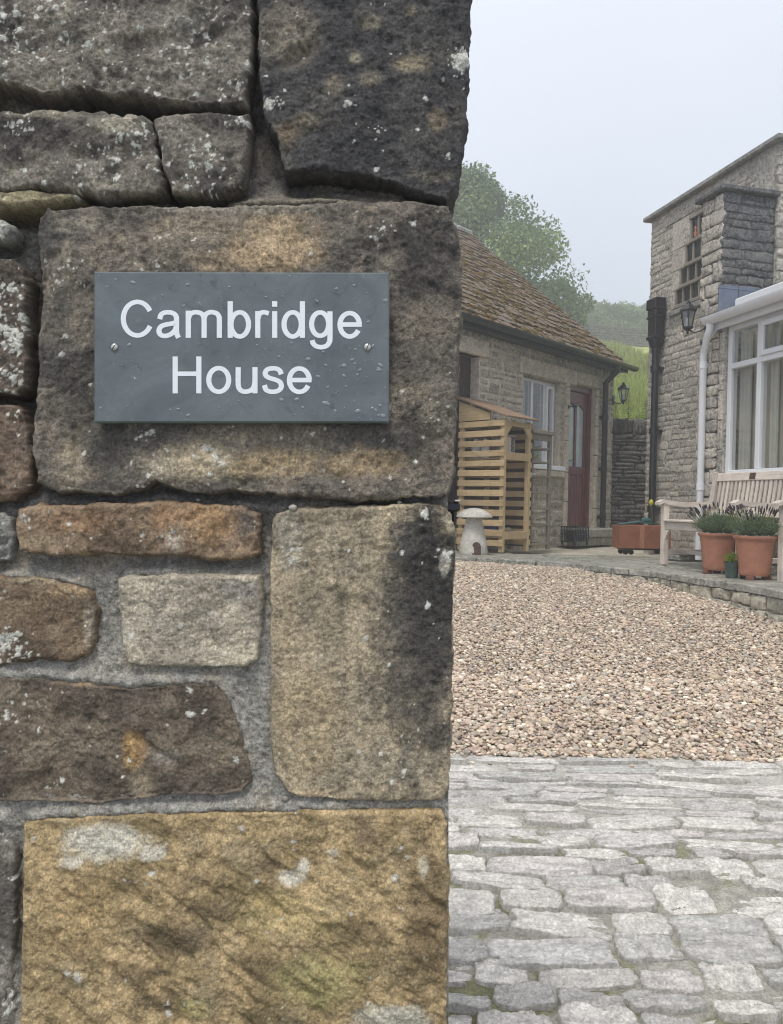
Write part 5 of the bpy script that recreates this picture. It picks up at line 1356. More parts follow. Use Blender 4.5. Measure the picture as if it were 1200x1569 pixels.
# ------------------------------------------------------------------ the conservatory
con = thing('conservatory', 'white framed conservatory with curtained panes built against the stone house', 'conservatory', (HO[0], HO[1], TZ), HA)
CY0, CY1 = -.03, -3.4
b = MB(); b.box(.0, .22, CY1, CY0, -.3, .86); b.box(.0, .22, -.085, CY0, .86, 2.40); cwl = b.build('dwarf_wall', M['house_mortar'], con)
def cface(a, z): return (.008, a, z), -math.pi / 2
stone_wall(cwl, M['house_stone'], -2.4, CY0, -.02, .84, cface, random.Random(71), (.12, .2), (.18, .4), (), .06, .014, 80)
z = .86
while z < 2.38:
    b = MB(); h = min(.3, 2.40 - z); b.box(-.018, .2, -.083, CY0 + .012, z + .004, z + h - .004, .008); b.build('pier_stone', M['house_stone'], con); z += .3
b = MB(); yL = -.09
b.box(.03, .11, yL - .06, yL, .90, 2.40, .006)
for yy in (-.545, -1.42, -2.3): b.box(.03, .11, yy - .03, yy + .03, .95, 2.35, .006)
b.box(.03, .11, CY1, yL - .06, .90, .95, .005); b.box(.03, .11, CY1, yL - .06, 2.35, 2.40, .005); b.box(.025, .115, CY1, yL - .06, 1.965, 2.02, .005)
cf = b.build('frame', M['upvc'], con)
b = MB()
for (p, q_) in ((-1.39, -.575),):      # opening top light stands proud
    b.box(.005, .035, p, p + .05, 2.02, 2.35, .005); b.box(.005, .035, q_ - .05, q_, 2.02, 2.35, .005); b.box(.005, .035, p + .05, q_ - .05, 2.02, 2.07, .005); b.box(.005, .035, p + .05, q_ - .05, 2.30, 2.35, .005)
b.build('top_light', M['upvc'], cf)
for (p, q_) in ((-.515, yL - .06), (-1.39, -.575), (-2.27, -1.45), (CY1, -2.33)):
    for (zb, zt) in ((.95, 1.965), (2.02, 2.35)):
        b = MB(); b.box(.066, .072, p, q_, zb, zt); b.build('pane', M['glass'], cf)
b = MB(); b.box(-.04, .12, CY1, yL, .862, .90, .006); b.build('sill', M['upvc'], con)
for y0_, n_ in ((-.165, 5), (-.60, 3), (-1.30, 4)):
    b = MB()
    for k in range(n_): b.tube([(.150 + .012 * (k % 2), y0_ - k * .030, .93), (.150 + .012 * (k % 2), y0_ - k * .030, 2.34)], .020, 8)
    b.build('curtain', M['curtain'], con)
for (p_, q2) in ((-.52, -.13), (-1.40, -.57), (-2.28, -1.45)):
    b = MB(); b.box(.185, .192, p_, q2, .93, 2.36); b.build('blind', M['blind'], con)
b = MB(); b.box(2.0, 2.1, CY1, -.05, .0, 2.8); b.box(.25, 2.0, -.06, -.05, .0, 2.35); b.build('inner_wall', M['room'], con)
b = MB(); b.box(.22, 2.0, CY1, -.06, -.05, .04); b.build('floor', M['room'], con)
b = MB(); rz = lambda x: 2.47 + .30 * x
b.add([(-.08, -.02, rz(-.08)), (2.1, -.02, rz(2.1)), (2.1, CY1, rz(2.1)), (-.08, CY1, rz(-.08)), (-.08, -.02, rz(-.08) + .03), (2.1, -.02, rz(2.1) + .03), (2.1, CY1, rz(2.1) + .03), (-.08, CY1, rz(-.08) + .03)], [(0, 1, 2, 3), (7, 6, 5, 4), (0, 4, 5, 1), (1, 5, 6, 2), (2, 6, 7, 3), (3, 7, 4, 0)])
b.build('roof', M['roof_glass'], con)
b = MB(); b.box(-.03, .12, CY1, .02, 2.402, 2.45, .006); b.box(-.07, -.032, CY1, .02, 2.38, 2.47, .006); b.build('fascia', M['upvc'], con)
b = MB(); V = []; gp2 = [(p * 1.1, q_ * 1.15) for p, q_ in gp]; n_ = len(gp2)
for yy in (.04, CY1):
    for (p, q_) in gp2: V.append((-.135 + p, yy, 2.50 + q_))
b.add(V, [(k, k + n_, (k + 1) % n_ + n_, (k + 1) % n_) for k in range(n_)]); b.add([V[k] for k in range(1, 11)], [tuple(range(10))[::-1]])
b.build('gutter', M['upvc'], con, True)
b = MB(); b.box(-.16, -.02, CY1, -.42, 2.505, 2.585, .012); b.build('roof_edge', M['upvc'], con)
b = MB(); b.tube([(-.135, -.02, 2.45), (-.135, -.02, 2.38), (-.13, .02, 2.33), (-.055, .16, 2.22), (-.048, .19, 2.16), (-.048, .19, .02)], .036, 14)
for z in (2.02, .75): b.tube([(-.048, .19, z), (-.048, .19, z + .07)], .042, 14); b.box(-.02, .02, .16, .22, z + .02, z + .05)
b.build('downpipe', M['upvc'], con, True)
# ------------------------------------------------------------------ dry stone wall between the two buildings
dw = thing('dry_stone_wall', 'dark mossy dry stone wall with upright coping closing the yard', 'wall', (3.70, 12.35, TZ), R(2))
b = MB(); b.box(-.62, 1.0, .10, .55, -.3, 1.72); dwc = b.build('core', M['black_mortar'], dw)
def dface(a, z): return (a, .08, z), 0.0
stone_wall(dw, M['dry_stone'], -.60, .98, -.02, 1.72, dface, random.Random(81), (.06, .14), (.14, .36), (), .12, .012, 200)
dr2 = random.Random(82); a = -.60
while a < .98:
    wd_ = dr2.uniform(.05, .10)
    o = link('coping_stone', BLK[dr2.randrange(len(BLK))], None, dw); o.material_slots[0].link = 'OBJECT'; o.material_slots[0].material = M['dry_stone']
    o.location = (a + wd_ / 2, .27, 1.83 + dr2.uniform(-.02, .03)); o.scale = (wd_ * .95, .42, .24 * dr2.uniform(.85, 1.2)); o.rotation_euler = (0, dr2.gauss(.06, .06), 0)
    a += wd_

# ------------------------------------------------------------------ hill, field wall, trees
def hz(X, Y):
    X = np.asarray(X, float); Y = np.asarray(Y, float)
    base = CZ + 1.00 + np.where(Y < 48, .264 * (Y - 13), .264 * 35 + .20 * (Y - 48))
    return base + .35 * np.sin(X * .21 + 1) * np.clip((Y - 14) / 20, 0, 1)
def hill_z(P): return hz(P[:, 0], P[:, 1]) + .18 * fbm(P * .45, 4, 61) + .05 * fbm(P * 2.2, 3, 62)
def hill_c(P):
    n = fbm(P * .5, 4, 63)[:, None]; n2 = fbm(P * np.array([.6, 2.4, 1]), 4, 64)[:, None]
    c = np.array([0.30, 0.37, 0.085]) * (1 + .35 * n + .45 * n2)
    y_ = sstep(0, .45, n + .5 * n2); c = c * (1 - .6 * y_) + np.array([0.40, 0.38, 0.15]) * .6 * y_
    far = sstep(36, 46, P[:, 1])[:, None]; return np.clip(c * (1 - .4 * far) + np.array([0.40, 0.37, 0.17]) * .4 * far, .01, 1)
xs = np.linspace(-40, 45, 200); ys = 12.6 + 60.4 * np.linspace(0, 1, 150) ** 1.6
X, Y = np.meshgrid(xs, ys); n, k = X.shape; P = np.stack([X.ravel(), Y.ravel(), np.zeros(X.size)], 1); P[:, 2] = hill_z(P)
i = np.arange(n * k).reshape(n, k)
lx = (P[:, 0] - 2.73) * ca_ + (P[:, 1] - 11.5) * sa_; ly = -(P[:, 0] - 2.73) * sa_ + (P[:, 1] - 11.5) * ca_
bad = ((lx > -5.2) & (lx < 1.25) & (ly > -2.0) & (ly < 6.6)).reshape(n, k)
ok = ~(bad[:-1, :-1] & bad[1:, 1:] & bad[1:, :-1] & bad[:-1, 1:])
Q = np.stack([i[:-1, :-1][ok], i[:-1, 1:][ok], i[1:, 1:][ok], i[1:, :-1][ok]], 1)
hill = link('hill', mesh('hill', P, Q, True, hill_c(P)), M['moss_bed']); kind(hill, 'structure')

def blades(name, n, xr, yr, hr_, wr_, cols, seed, tallf=None, lean=.25):
    rs = np.random.RandomState(seed)
    Y = yr[0] + (yr[1] - yr[0]) * rs.rand(n) ** 1.5; X = rs.uniform(xr[0], xr[1], n) * (Y / yr[0]) ** .6
    P = np.stack([X, Y, np.zeros(n)], 1); Z = hill_z(P)
    cl = fbm(P * np.array([1.1, .7, 1]), 3, seed + 1)
    h = rs.uniform(hr_[0], hr_[1], n) * (1 + .8 * cl); wd_ = rs.uniform(wr_[0], wr_[1], n)
    if tallf is not None: h *= tallf(X, Y)
    a = rs.uniform(0, math.pi, n); dx, dy = np.cos(a) * wd_, np.sin(a) * wd_
    lx_, ly_ = rs.normal(0, lean, n) * h, rs.normal(0, lean, n) * h
    b0 = np.stack([X - dx, Y - dy, Z - .03], 1); b1 = np.stack([X + dx, Y + dy, Z - .03], 1)
    m0 = np.stack([X - dx * .7 + lx_ * .4, Y - dy * .7 + ly_ * .4, Z + h * .6], 1); m1_ = np.stack([X + dx * .7 + lx_ * .4, Y + dy * .7 + ly_ * .4, Z + h * .6], 1)
    tp = np.stack([X + lx_, Y + ly_, Z + h], 1)
    V = np.stack([b0, b1, m1_, m0, tp], 1).reshape(-1, 3); o5 = np.arange(n) * 5
    Fc = np.concatenate([np.stack([o5, o5 + 1, o5 + 2], 1), np.stack([o5, o5 + 2, o5 + 3], 1), np.stack([o5 + 3, o5 + 2, o5 + 4], 1)])
    c = np.array(cols)[rs.randint(0, len(cols), n)] * rs.uniform(.7, 1.25, (n, 1)) * (1 + .35 * cl[:, None])
    return link(name, mesh(name, V, Fc, False, np.clip(np.repeat(c, 5, 0), .01, 1)), M['grass'])
GC = [(0.31, 0.40, 0.085), (0.25, 0.34, 0.065), (0.37, 0.43, 0.115), (0.44, 0.44, 0.18)]
kind(blades('grass', 26000, (2.8, 5.4), (12.95, 26), (.14, .34), (.006, .016), GC, 5), 'stuff')
kind(blades('meadow_grass', 14000, (4.0, 8.5), (22, 46), (.15, .4), (.015, .035), [(0.30, 0.34, 0.085), (0.38, 0.37, 0.13), (0.25, 0.30, 0.065)], 6), 'stuff')
# tall weeds just behind the wall, each with its own stem
wr2 = random.Random(15)
def weed(loc, h, seed, label):
    rr = np.random.RandomState(seed)
    root = thing('tall_weed', label, 'weed', loc, 0, 'tall weeds behind the yard wall')
    b = MB(); b.tube([(0, 0, -.05), (.01, 0, h * .5), (.0, .01, h)], [.008, .006, .003], 5); b.build('stem', M['grass_stem'], root)
    n = 90; V = []; Cc_ = []
    for k in range(n):
        z = h * (.15 + .85 * (k / n)); a = k * 2.4 + rr.uniform(-.3, .3); L = .13 * (1 - .75 * k / n) * rr.uniform(.7, 1.2) + .02; wd_ = L * .20
        d = np.array([math.cos(a), math.sin(a), rr.uniform(.2, .8)]); d /= np.linalg.norm(d); sd_ = np.array([-math.sin(a), math.cos(a), 0]) * wd_
        o_ = np.array([0, 0, z]); V += [o_, o_ + d * L * .5 + sd_, o_ + d * L + np.array([0, 0, -.02]), o_ + d * L * .5 - sd_]
        c = np.array([0.26, 0.35, 0.09]) * rr.uniform(.7, 1.3) if k < n * .75 else np.array([0.27, 0.28, 0.12]) * rr.uniform(.8, 1.2)
        Cc_ += [c] * 4
    Q = np.arange(4 * n).reshape(n, 4)
    link('leaves', mesh('leaves', np.array(V), Q, False, np.array(Cc_)), M['grass'], root)
M['grass_stem'] = plain_mat('weed_stem', (0.16, 0.19, 0.06), 0.7, 0.3, 0, 0.3, 30)
wl = ['tallest weed spike behind the middle of the yard wall', 'leafy weed behind the yard wall next to the cottage corner', 'weed spike behind the yard wall nearest the stone house',
      'short leafy weed between the taller ones behind the yard wall', 'second weed from the cottage behind the yard wall']
for k, (x, h, yy) in enumerate([(3.98, .95, 13.1), (3.66, .62, 13.05), (4.30, .78, 13.15), (4.14, .52, 13.05), (3.80, .72, 13.2)]):
    weed((x, yy, float(hz(x, yy))), h, 200 + k, wl[k])

# stone wall across the field
fw = thing('field_wall', 'distant grey dry stone wall running across the top of the field', 'wall', (16.5, 47.6, float(hz(16.5, 47.6))), 0)
fs = random.Random(91); fm = MB(); x = -9.0
b = MB()
for k in range(36):
    xx = -9 + k * .5; zz = float(hz(16.5 + xx + .25, 47.6) - hz(16.5, 47.6)); b.box(xx, xx + .5, .05, .45, zz - .6, zz + 1.12)
b.build('core', M['dry_stone'], fw)
for rowk in range(8):
    x = -9.0 + fs.uniform(-.2, 0)
    while x < 9:
        wd_ = fs.uniform(.18, .5); zz = float(hz(16.5 + x, 47.6) - hz(16.5, 47.6)) - .15 + rowk * .155
        if rowk == 7: wd_ = fs.uniform(.10, .2)
        d_ = fs.uniform(-.05, .04)
        m_ = Matrix.Rotation(fs.gauss(0, .05), 3, 'Y')
        fm.box(-wd_ / 2 + .01, wd_ / 2 - .01, -.04 + d_, .5, 0, (.145 if rowk < 7 else fs.uniform(.16, .26)), .03, rot=m_, org=(x + wd_ / 2, .0, zz)); x += wd_
kind(fm.build('stones', M['field_stone'] if 'field_stone' in M else M['house_stone'], fw), 'stuff')

def tree(name, label, cat, loc, H, rad, seed, nleaf, lsize, cols, trunk_r=.16, low=.12, blobs=46, shape=1.0, group=None):
    rs = np.random.RandomState(seed)
    root = thing(name, label, cat, loc, 0, group)
    # limbs first, then leaf sprays round their ends
    b = MB(); b.tube([(0, 0, -.4), (.05, 0, H * .25), (-.05, .06, H * .55), (.05, 0, H * .85)], [trunk_r, trunk_r * .8, trunk_r * .5, trunk_r * .15], 8)
    cen = []
    for k in range(blobs):
        t = low + (1 - low) * (k + .5) / blobs
        prof = (math.sin(math.pi * min(1, (t - low * .3) ** .75)) ** .7) * shape + .06
        a = k * 2.399 + rs.uniform(-.4, .4); r_ = rad * prof * (rs.uniform(.35, 1.0) ** .6)
        c = np.array([r_ * math.cos(a), r_ * math.sin(a), H * t * .97]); cen.append((c, rad * rs.uniform(.20, .36) * (.6 + .5 * prof)))
        b.tube([(0, 0, max(.1, c[2] - .35 * r_ - .25 * H * .2)), tuple(c * .55 + np.array([0, 0, c[2] * .40])), tuple(c)], [trunk_r * .28, trunk_r * .16, .012], 5, False)
    b.build('trunk', M['bark'], root)
    per = nleaf // blobs; V = []; Cc_ = []
    for (c, s_) in cen:
        d = rs.normal(size=(per, 3)); d /= np.linalg.norm(d, axis=1, keepdims=True)
        q = c + d * (s_ * rs.uniform(.25, 1.0, per) ** .5)[:, None] * np.array([1, 1, .8])
        q[:, 2] -= rs.exponential(.10, per) * s_
        n_ = d + rs.normal(0, .6, (per, 3)); n_ /= np.linalg.norm(n_, axis=1, keepdims=True)
        t1 = np.cross(n_, rs.normal(size=(per, 3))); t1 /= np.linalg.norm(t1, axis=1, keepdims=True); t2 = np.cross(n_, t1)
        L = lsize * rs.uniform(.6, 1.4, (per, 1)); t1 *= L; t2 *= L * .55
        V.append(np.stack([q - t1, q - t2, q + t1, q + t2], 1).reshape(-1, 3))
        tone = np.array(cols)[rs.randint(0, len(cols))] * rs.uniform(.85, 1.15)
        Cc_.append(np.repeat(tone[None] * rs.uniform(.7, 1.3, (per, 1)), 4, 0))
    V = np.concatenate(V); Q = np.arange(len(V)).reshape(-1, 4)
    link('crown', mesh('crown', V, Q, False, np.clip(np.concatenate(Cc_), .01, 1)), M['leaf'], root)
TC = [(0.16, 0.21, 0.105), (0.14, 0.185, 0.095), (0.19, 0.24, 0.11), (0.12, 0.165, 0.09)]  # leaf greens paled so their colour carries part of the haze
tx, ty = 2.75, 31.0
tree('ash_tree', 'big round leafy tree rising behind the cottage roof', 'tree', (tx, ty, float(hz(tx, ty))), 6.9, 3.75, 3, 46000, .08, TC + [(0.25, 0.31, 0.12), (0.22, 0.275, 0.115)], .28, .06, 90, 1.0)
tree('hawthorn_tree', 'smaller tree beside the big one above the roof slope', 'tree', (7.0, 34.0, float(hz(7.0, 34.0))), 3.1, 1.5, 5, 12000, .075, TC, .14, .03, 40, 1.0)
hd = [('hazel_bush', 'low bush just right of the trees above the far field wall', 13.4, 57.0, 3.2, 2.4), ('hazel_bush', 'broad hazy bush in the middle above the far field wall', 16.0, 58.0, 3.4, 2.6),
      ('hazel_bush', 'hazy bush above the field wall nearest the stone house', 19.2, 58.0, 2.9, 2.6), ('hazel_bush', 'faint bush far behind the other bushes beyond the field wall', 15.0, 65.0, 4.2, 3.0), ('hazel_bush', 'faint rearmost bush showing left of the house hopper', 20.5, 66.0, 3.8, 3.4)]
for k, (nm, lb, x, yy, H, r_) in enumerate(hd):
    tree(nm, lb, 'bush', (x, yy, float(hz(x, yy)) - .3), H, r_, 30 + k, 9000, .13, TC, .12, .02, 36, 1.1, 'bushes beyond the field wall')

# ------------------------------------------------------------------ log shelter and its neighbours against the cottage
SH = thing('log_store', 'tall slatted softwood log store with sloping felt roof', 'log store', (1.29, 8.9, TZ), CA)
SW, SD = .56, .66; zr = lambda y: 1.585 + .36 * y
def board(nm, x0, x1, y0, y1, z0, z1, mat='new_wood', bev=.003, par=None, j=0): 
    b = MB(); b.box(x0, x1, y0, y1, z0, z1, bev); return b.build(nm, M[mat], par or SH)
for (x, y) in ((0, 0), (SW - .045, 0)): board('post', x, x + .045, y, y + .06, 0, 1.55 + .36 * y)
for (x, y) in ((0, SD - .06), (SW - .045, SD - .06)): board('post', x, x + .045, y, y + .06, 0, 1.55 + .36 * y)
z = .07; br = random.Random(14)
while z < 1.50:
    hh = .072 + br.uniform(-.004, .004); tl = br.gauss(0, .003)
    b = MB(); b.box(-.020, -.001, -.004, SD, z, z + hh, .003, rot=Matrix.Rotation(tl, 3, 'X')); b.build('slat', M['new_wood_x'], SH)
    b = MB(); b.box(SW + .001, SW + .02, -.004, SD, z, z + hh, .003); b.build('slat', M['new_wood_x'], SH)
    b = MB(); b.box(.0, SW, SD + .001, SD + .02, z, z + hh, .003); b.build('slat', M['new_wood'], SH)
    z += .1165
board('gap_shade_panel', .0, SW, SD + .024, SD + .032, .05, 1.75, 'dark_brown', 0); board('gap_shade_panel', SW + .022, SW + .028, .0, SD, .05, 1.50, 'dark_brown', 0)  # dark sheets added behind the slats so the gaps read as shade
b = MB(); b.add([(-.020, .20, 1.49 + .06), (-.020, SD, 1.49 + .06), (-.020, SD, zr(SD) - .03), (-.020, .2, zr(.2) - .03), (-.001, .20, 1.55), (-.001, SD, 1.55), (-.001, SD, zr(SD) - .03), (-.001, .2, zr(.2) - .03)], [(0, 1, 2, 3), (7, 6, 5, 4), (0, 3, 7, 4), (1, 5, 6, 2), (3, 2, 6, 7), (0, 4, 5, 1)]); b.build('top_slat', M['new_wood_x'], SH)
board('front_rail', .045, SW - .045, -.002, .03, 1.475, 1.535); board('front_rail', .045, SW - .045, -.002, .03, 1.08, 1.17); board('front_rail', .045, SW - .045, -.002, .03, .15, .24)
for sg, x in ((1, .046), (-1, SW - .046)):
    b = MB(); b.prism([(x, 1.474), (x + sg * .10, 1.474), (x, 1.36)], .0, .022) if sg > 0 else b.prism([(x, 1.474), (x, 1.36), (x + sg * .10, 1.474)], .0, .022); b.build('corner_brace', M['new_wood'], SH)
board('shelf', .045, SW - .046, .03, SD - .06, 1.085, 1.105)
board('floor_board', .045, SW - .046, .03, SD - .06, .16, .18)
b = MB(); m_ = Matrix.Rotation(math.atan(.36), 3, 'X')
b.box(-.05, SW + .05, -.07, SD + .12, 0, .022, .003, rot=m_, org=(0, 0, 1.585)); b.build('roof', M['felt'], SH)
def sh_pt(x, y, z): return (1.29 + x * ca_ - y * sa_, 8.9 + x * sa_ + y * ca_, TZ + z)
def boxthing(nm, label, cat, loc, build, grp=None):
    t = thing(nm, label, cat, loc, CA, grp); build(t); return t
def nestbox(t):
    b = MB(); b.box(-.10, -.085, -.09, .09, 0, .26, .003); b.box(.085, .10, -.09, .09, 0, .26, .003); b.box(-.085, .085, .075, .09, 0, .26, .003); b.box(-.085, .085, -.09, .075, 0, .015, .003); b.box(-.12, .12, -.11, .10, .26, .278, .003); b.build('box', M['grey_wood'], t)
    b = MB(); b.box(-.085, .02, -.089, -.075, .015, .26, .002); b.build('front_board', M['teak'], t)
    b = MB()
    for k in range(9): b.tube([(.035 + .03 * (k % 2), -.08, .03 + k * .025), (.035 + .03 * (k % 2), .06, .03 + k * .025)], .012, 6)
    b.build('canes', M['grey_wood'], t)
boxthing('insect_house', 'small wooden insect house on the shelf at the log store front', 'insect house', sh_pt(.25, .18, 1.105), nestbox)
def jug(t):
    b = MB(); b.lathe([(.05, 0), (.055, .02), (.055, .14), (.035, .17), (.02, .18), (.02, .21), (.024, .21), (.024, .235)], 14); b.build('bottle', M['white_plastic'], t, True)
boxthing('white_bottle', 'white plastic bottle behind the slats nearer the cottage wall', 'bottle', sh_pt(.12, .50, 1.105), jug, 'white bottles in the log store')
boxthing('white_bottle', 'white plastic bottle behind the slats nearer the log store front', 'bottle', sh_pt(.12, .36, 1.105), jug, 'white bottles in the log store')
def tub(t):
    b = MB(); b.lathe([(.10, 0), (.115, .12), (.125, .12), (.125, .135), (.11, .135), (.10, .03)], 18); b.build('tub', M['blue_plastic'], t, True)
    b = MB(); b.lathe([(.118, .136), (.118, .16), (.05, .17)], 18); b.build('lid', M['white_plastic'], t, True)
boxthing('blue_tub', 'blue plastic tub with white lid low inside the log store', 'tub', sh_pt(.15, .22, .18), tub)
# split logs at the foot of the store
lg = random.Random(6)
ll_ = ['split log lying at the back of the log store floor', 'split log at the front of the log store floor beside the blue tub', 'split log on top of the other two in the log store']
for k, (x, y, z) in enumerate([(.36, .46, .18), (.36, .22, .18), (.37, .34, .275)]):
    t = thing('split_log', ll_[k], 'log', sh_pt(x, y, z), CA + lg.uniform(-.2, .2), 'logs in the log store')
    b = MB(); b.tube([(-.12, 0, .05), (.12, 0, .05)], .05, 7); b.build('log', M['grey_wood'], t)
# grey shelf rack
RK = thing('shelf_rack', 'weathered grey slatted shelf rack between log store and maroon door', 'shelf rack', sh_pt(.63, .06, 0), CA)
KW, KD, KH = .50, .30, 1.46
for (x, y) in ((0, 0), (KW - .035, 0), (0, KD - .035), (KW - .035, KD - .035)): board('post', x, x + .042, y, y + .042, 0, KH - .02, 'grey_wood', .003, RK)
board('top_board', -.03, KW + .04, -.03, KD + .02, KH - .02, KH + .03, 'grey_wood', .004, RK); board('top_rail', .035, KW - .035, .0, .025, KH - .10, KH - .02, 'grey_wood', .003, RK)
for z in (.06, .30, .50, .70, .90, 1.08, 1.25):
    for k in range(3):
        board('shelf_slat', .036, KW - .036, .005 + k * .10, .085 + k * .10, z, z + .026, 'grey_wood', .002, RK)
for k in range(11):
    board('back_slat', .0, KW, KD + .001, KD + .014, .08 + k * .124, .13 + k * .124, 'grey_wood', .002, RK)
def dish(t):
    b = MB(); b.lathe([(.06, 0), (.095, .03), (.10, .035), (.09, .032), (.055, .008)], 18); b.build('dish', M['white_plastic'], t, True)
for k, (z, lb) in enumerate(((1.27, 'white dish on the top shelf of the grey rack'), (1.10, 'white dish on the second shelf of the grey rack'))):
    boxthing('white_dish', lb, 'dish', sh_pt(.63 + .28, .06 + .14, z), dish, 'white dishes on the grey rack')
def tray(t):
    b = MB(); b.box(-.10, .10, -.07, .07, 0, .008, .002); b.box(-.10, .10, -.07, -.062, .008, .035, .002); b.box(-.10, .10, .062, .07, .008, .035, .002); b.box(-.10, -.092, -.062, .062, .008, .035, .002); b.box(.092, .10, -.062, .062, .008, .035, .002); b.build('tray', M['white_plastic'], t)
boxthing('white_tray', 'shallow white tray on the third shelf of the grey rack', 'tray', sh_pt(.63 + .16, .06 + .14, .918), tray)
# black trolley-like crate by the doorstep
bc = thing('black_crate', 'low black wire crate standing beside the cottage doorstep', 'crate', cot_pt(-.50, -.30, 0), CA)
b = MB()
for x in np.linspace(-.18, .18, 9): b.box(x - .006, x + .006, -.12, -.108, .05, .26); b.box(x - .006, x + .006, .108, .12, .05, .26)
for z in (.05, .15, .25): b.box(-.19, .19, -.122, -.106, z, z + .016); b.box(-.19, .19, .106, .122, z, z + .016); b.box(-.19, -.178, -.12, .12, z, z + .016); b.box(.178, .19, -.12, .12, z, z + .016)
b.build('wire_sides', M['black_iron'], bc)
b = MB(); b.box(-.185, .185, -.115, .115, .045, .06); b.build('base', M['black_iron'], bc)
b = MB(); b.box(-.15, .15, -.09, .09, .06, .22, .03); b.build('lining', M['black_iron'], bc)
for (x, y) in ((-.17, -.1), (.17, -.1), (-.17, .1), (.17, .1)):
    b = MB(); b.box(x - .012, x + .012, y - .012, y + .012, 0, .05); b.build('leg', M['black_iron'], bc)

# ------------------------------------------------------------------ stone toadstool
ts = thing('stone_toadstool', 'pale stone toadstool ornament with a tiny brown arched door', 'garden ornament', (.925, 8.60, TZ), 0)
b = MB(); b.lathe([(.160, 0), (.162, .03), (.152, .10), (.130, .20), (.106, .30), (.090, .37), (.086, .42)], 26, wob=.03, seed=2); b.build('stem', M['cast'], ts, True)
b = MB(); b.lathe([(.07, .408), (.13, .402), (.180, .404), (.200, .412), (.200, .420), (.178, .448), (.13, .482), (.07, .506), (.012, .514)], 30, wob=.015, seed=3); b.build('cap', M['cast'], ts, True)
b = MB(); V = []
prof = [(-.05, 0), (-.05, .085)] + [(.05 * -math.cos(math.pi * k / 8), .085 + .055 * math.sin(math.pi * k / 8)) for k in range(1, 8)] + [(.05, .085), (.05, 0)]
nx_ = 11
for k in range(nx_):
    x = -.05 + .1 * k / (nx_ - 1); zt_ = .085 + .055 * math.sqrt(max(0, 1 - (x / .05) ** 2))
    for z in (.002, zt_):
        yy = -math.sqrt((.166 - .13 * z) ** 2 - x * x) - .004
        V += [(x + .015, yy, z), (x + .015, yy + .03, z)]
Fc = []
for k in range(nx_ - 1):
    a = 4 * k; Fc += [(a, a + 4, a + 6, a + 2), (a + 2, a + 6, a + 7, a + 3)]
Fc += [(0, 2, 3, 1), (4 * nx_ - 4, 4 * nx_ - 3, 4 * nx_ - 1, 4 * nx_ - 2)]
b.add(V, Fc); b.build('door', M['rust'], ts)

# ------------------------------------------------------------------ benches
def bench(label, loc, L, group):
    t = thing('garden_bench', label, 'bench', loc, HA - math.pi / 2, group)
    D = .56
    def bx(nm, mat, *a, bev=.006):
        b = MB(); b.box(*a, bev); return b.build(nm, M[mat], t)
    for x in (0, L - .06):
        bx('leg', 'teak', x, x + .06, 0, .06, 0, .60)
        b = MB(); m_ = Matrix.Rotation(R(-9), 3, 'X')
        b.box(x, x + .06, D - .06, D, 0, .43, .005); b.box(x, x + .06, -.03, .03, 0, .50, .006, rot=m_, org=(0, D - .03, .425)); b.build('leg', M['teak'], t)
        b = MB()      # arm: rounded nose, dipping a little
        n_ = 12; pr = []
        for k in range(n_ + 1):
            u = k / n_; y = -.06 + u * (D + .04); pr.append((y, .625 + .018 * math.cos(u * 5.2) * (1 - u) - .03 * max(0, (.08 - u) / .08) ** 2))
        V = []
        for (y, z) in pr: V += [(x - .012, y, z - .045 + .02 * max(0, (.1 - (y + .06)) / .1)), (x + .072, y, z - .045 + .02 * max(0, (.1 - (y + .06)) / .1)), (x + .068, y, z), (x - .008, y, z)]
        Fc = [(4 * k + i_, 4 * k + (i_ + 1) % 4, 4 * k + 4 + (i_ + 1) % 4, 4 * k + 4 + i_) for k in range(n_) for i_ in range(4)] + [(3, 2, 1, 0), tuple(4 * n_ + i_ for i_ in range(4))]
        b.add(V, Fc); b.build('armrest', M['teak_y'], t)
        bx('side_rail', 'teak_y', x + .012, x + .048, .06, D - .06, .345, .415); bx('stretcher', 'teak_y', x + .015, x + .045, .06, D - .06, .10, .15)
    bx('front_rail', 'teak_x', .06, L - .06, .012, .045, .345, .425)
    for sg, x in ((1, .06), (-1, L - .06)):
        b = MB(); pl = [(x, .344), (x + sg * .06, .344), (x + sg * .03, .31), (x, .25)]
        b.prism(pl if sg > 0 else pl[::-1], .015, .042); b.build('corner_bracket', M['teak'], t)
    bx('cross_stretcher', 'teak_x', .045, L - .045, D * .5 - .02, D * .5 + .02, .105, .145)
    for k in range(7): bx('seat_slat', 'teak_x', .0 if k else .062, L if k else L - .062, -.01 + k * .073, .052 + k * .073, .427, .447, bev=.004)
    m_ = Matrix.Rotation(R(-9), 3, 'X')
    def tilted(nm, mat, x0, x1, z0, z1, y0=-.014, y1=.014, bev=.004):
        b = MB(); b.box(x0, x1, y0, y1, z0 - .425, z1 - .425, bev, rot=m_, org=(0, D - .03, .425)); return b.build(nm, M[mat], t)
    tilted('top_rail', 'teak_x', .06, L - .06, .835, .915, -.018, .018); tilted('lower_rail', 'teak_x', .06, L - .06, .49, .54, -.016, .016)
    x = .09
    while x < L - .11:
        tilted('back_slat', 'teak', x, x + .034, .541, .834, -.009, .009, .003); x += .0585
    return t, tilted
b1, tl1 = bench('bleached wooden bench behind the terracotta pots with a small brass plaque', (2.65, 7.58, TZ), 1.16, 'bleached wooden benches')
b = tl1('plaque', 'rust', .53, .61, .845, .905, -.022, -.0185, .001)
b2, _ = bench('nearer wooden bench cut off by the frame, behind the right-hand pot', (2.65 + .235 * 1.60, 7.58 - .972 * 1.60, TZ), 1.3, 'bleached wooden benches')

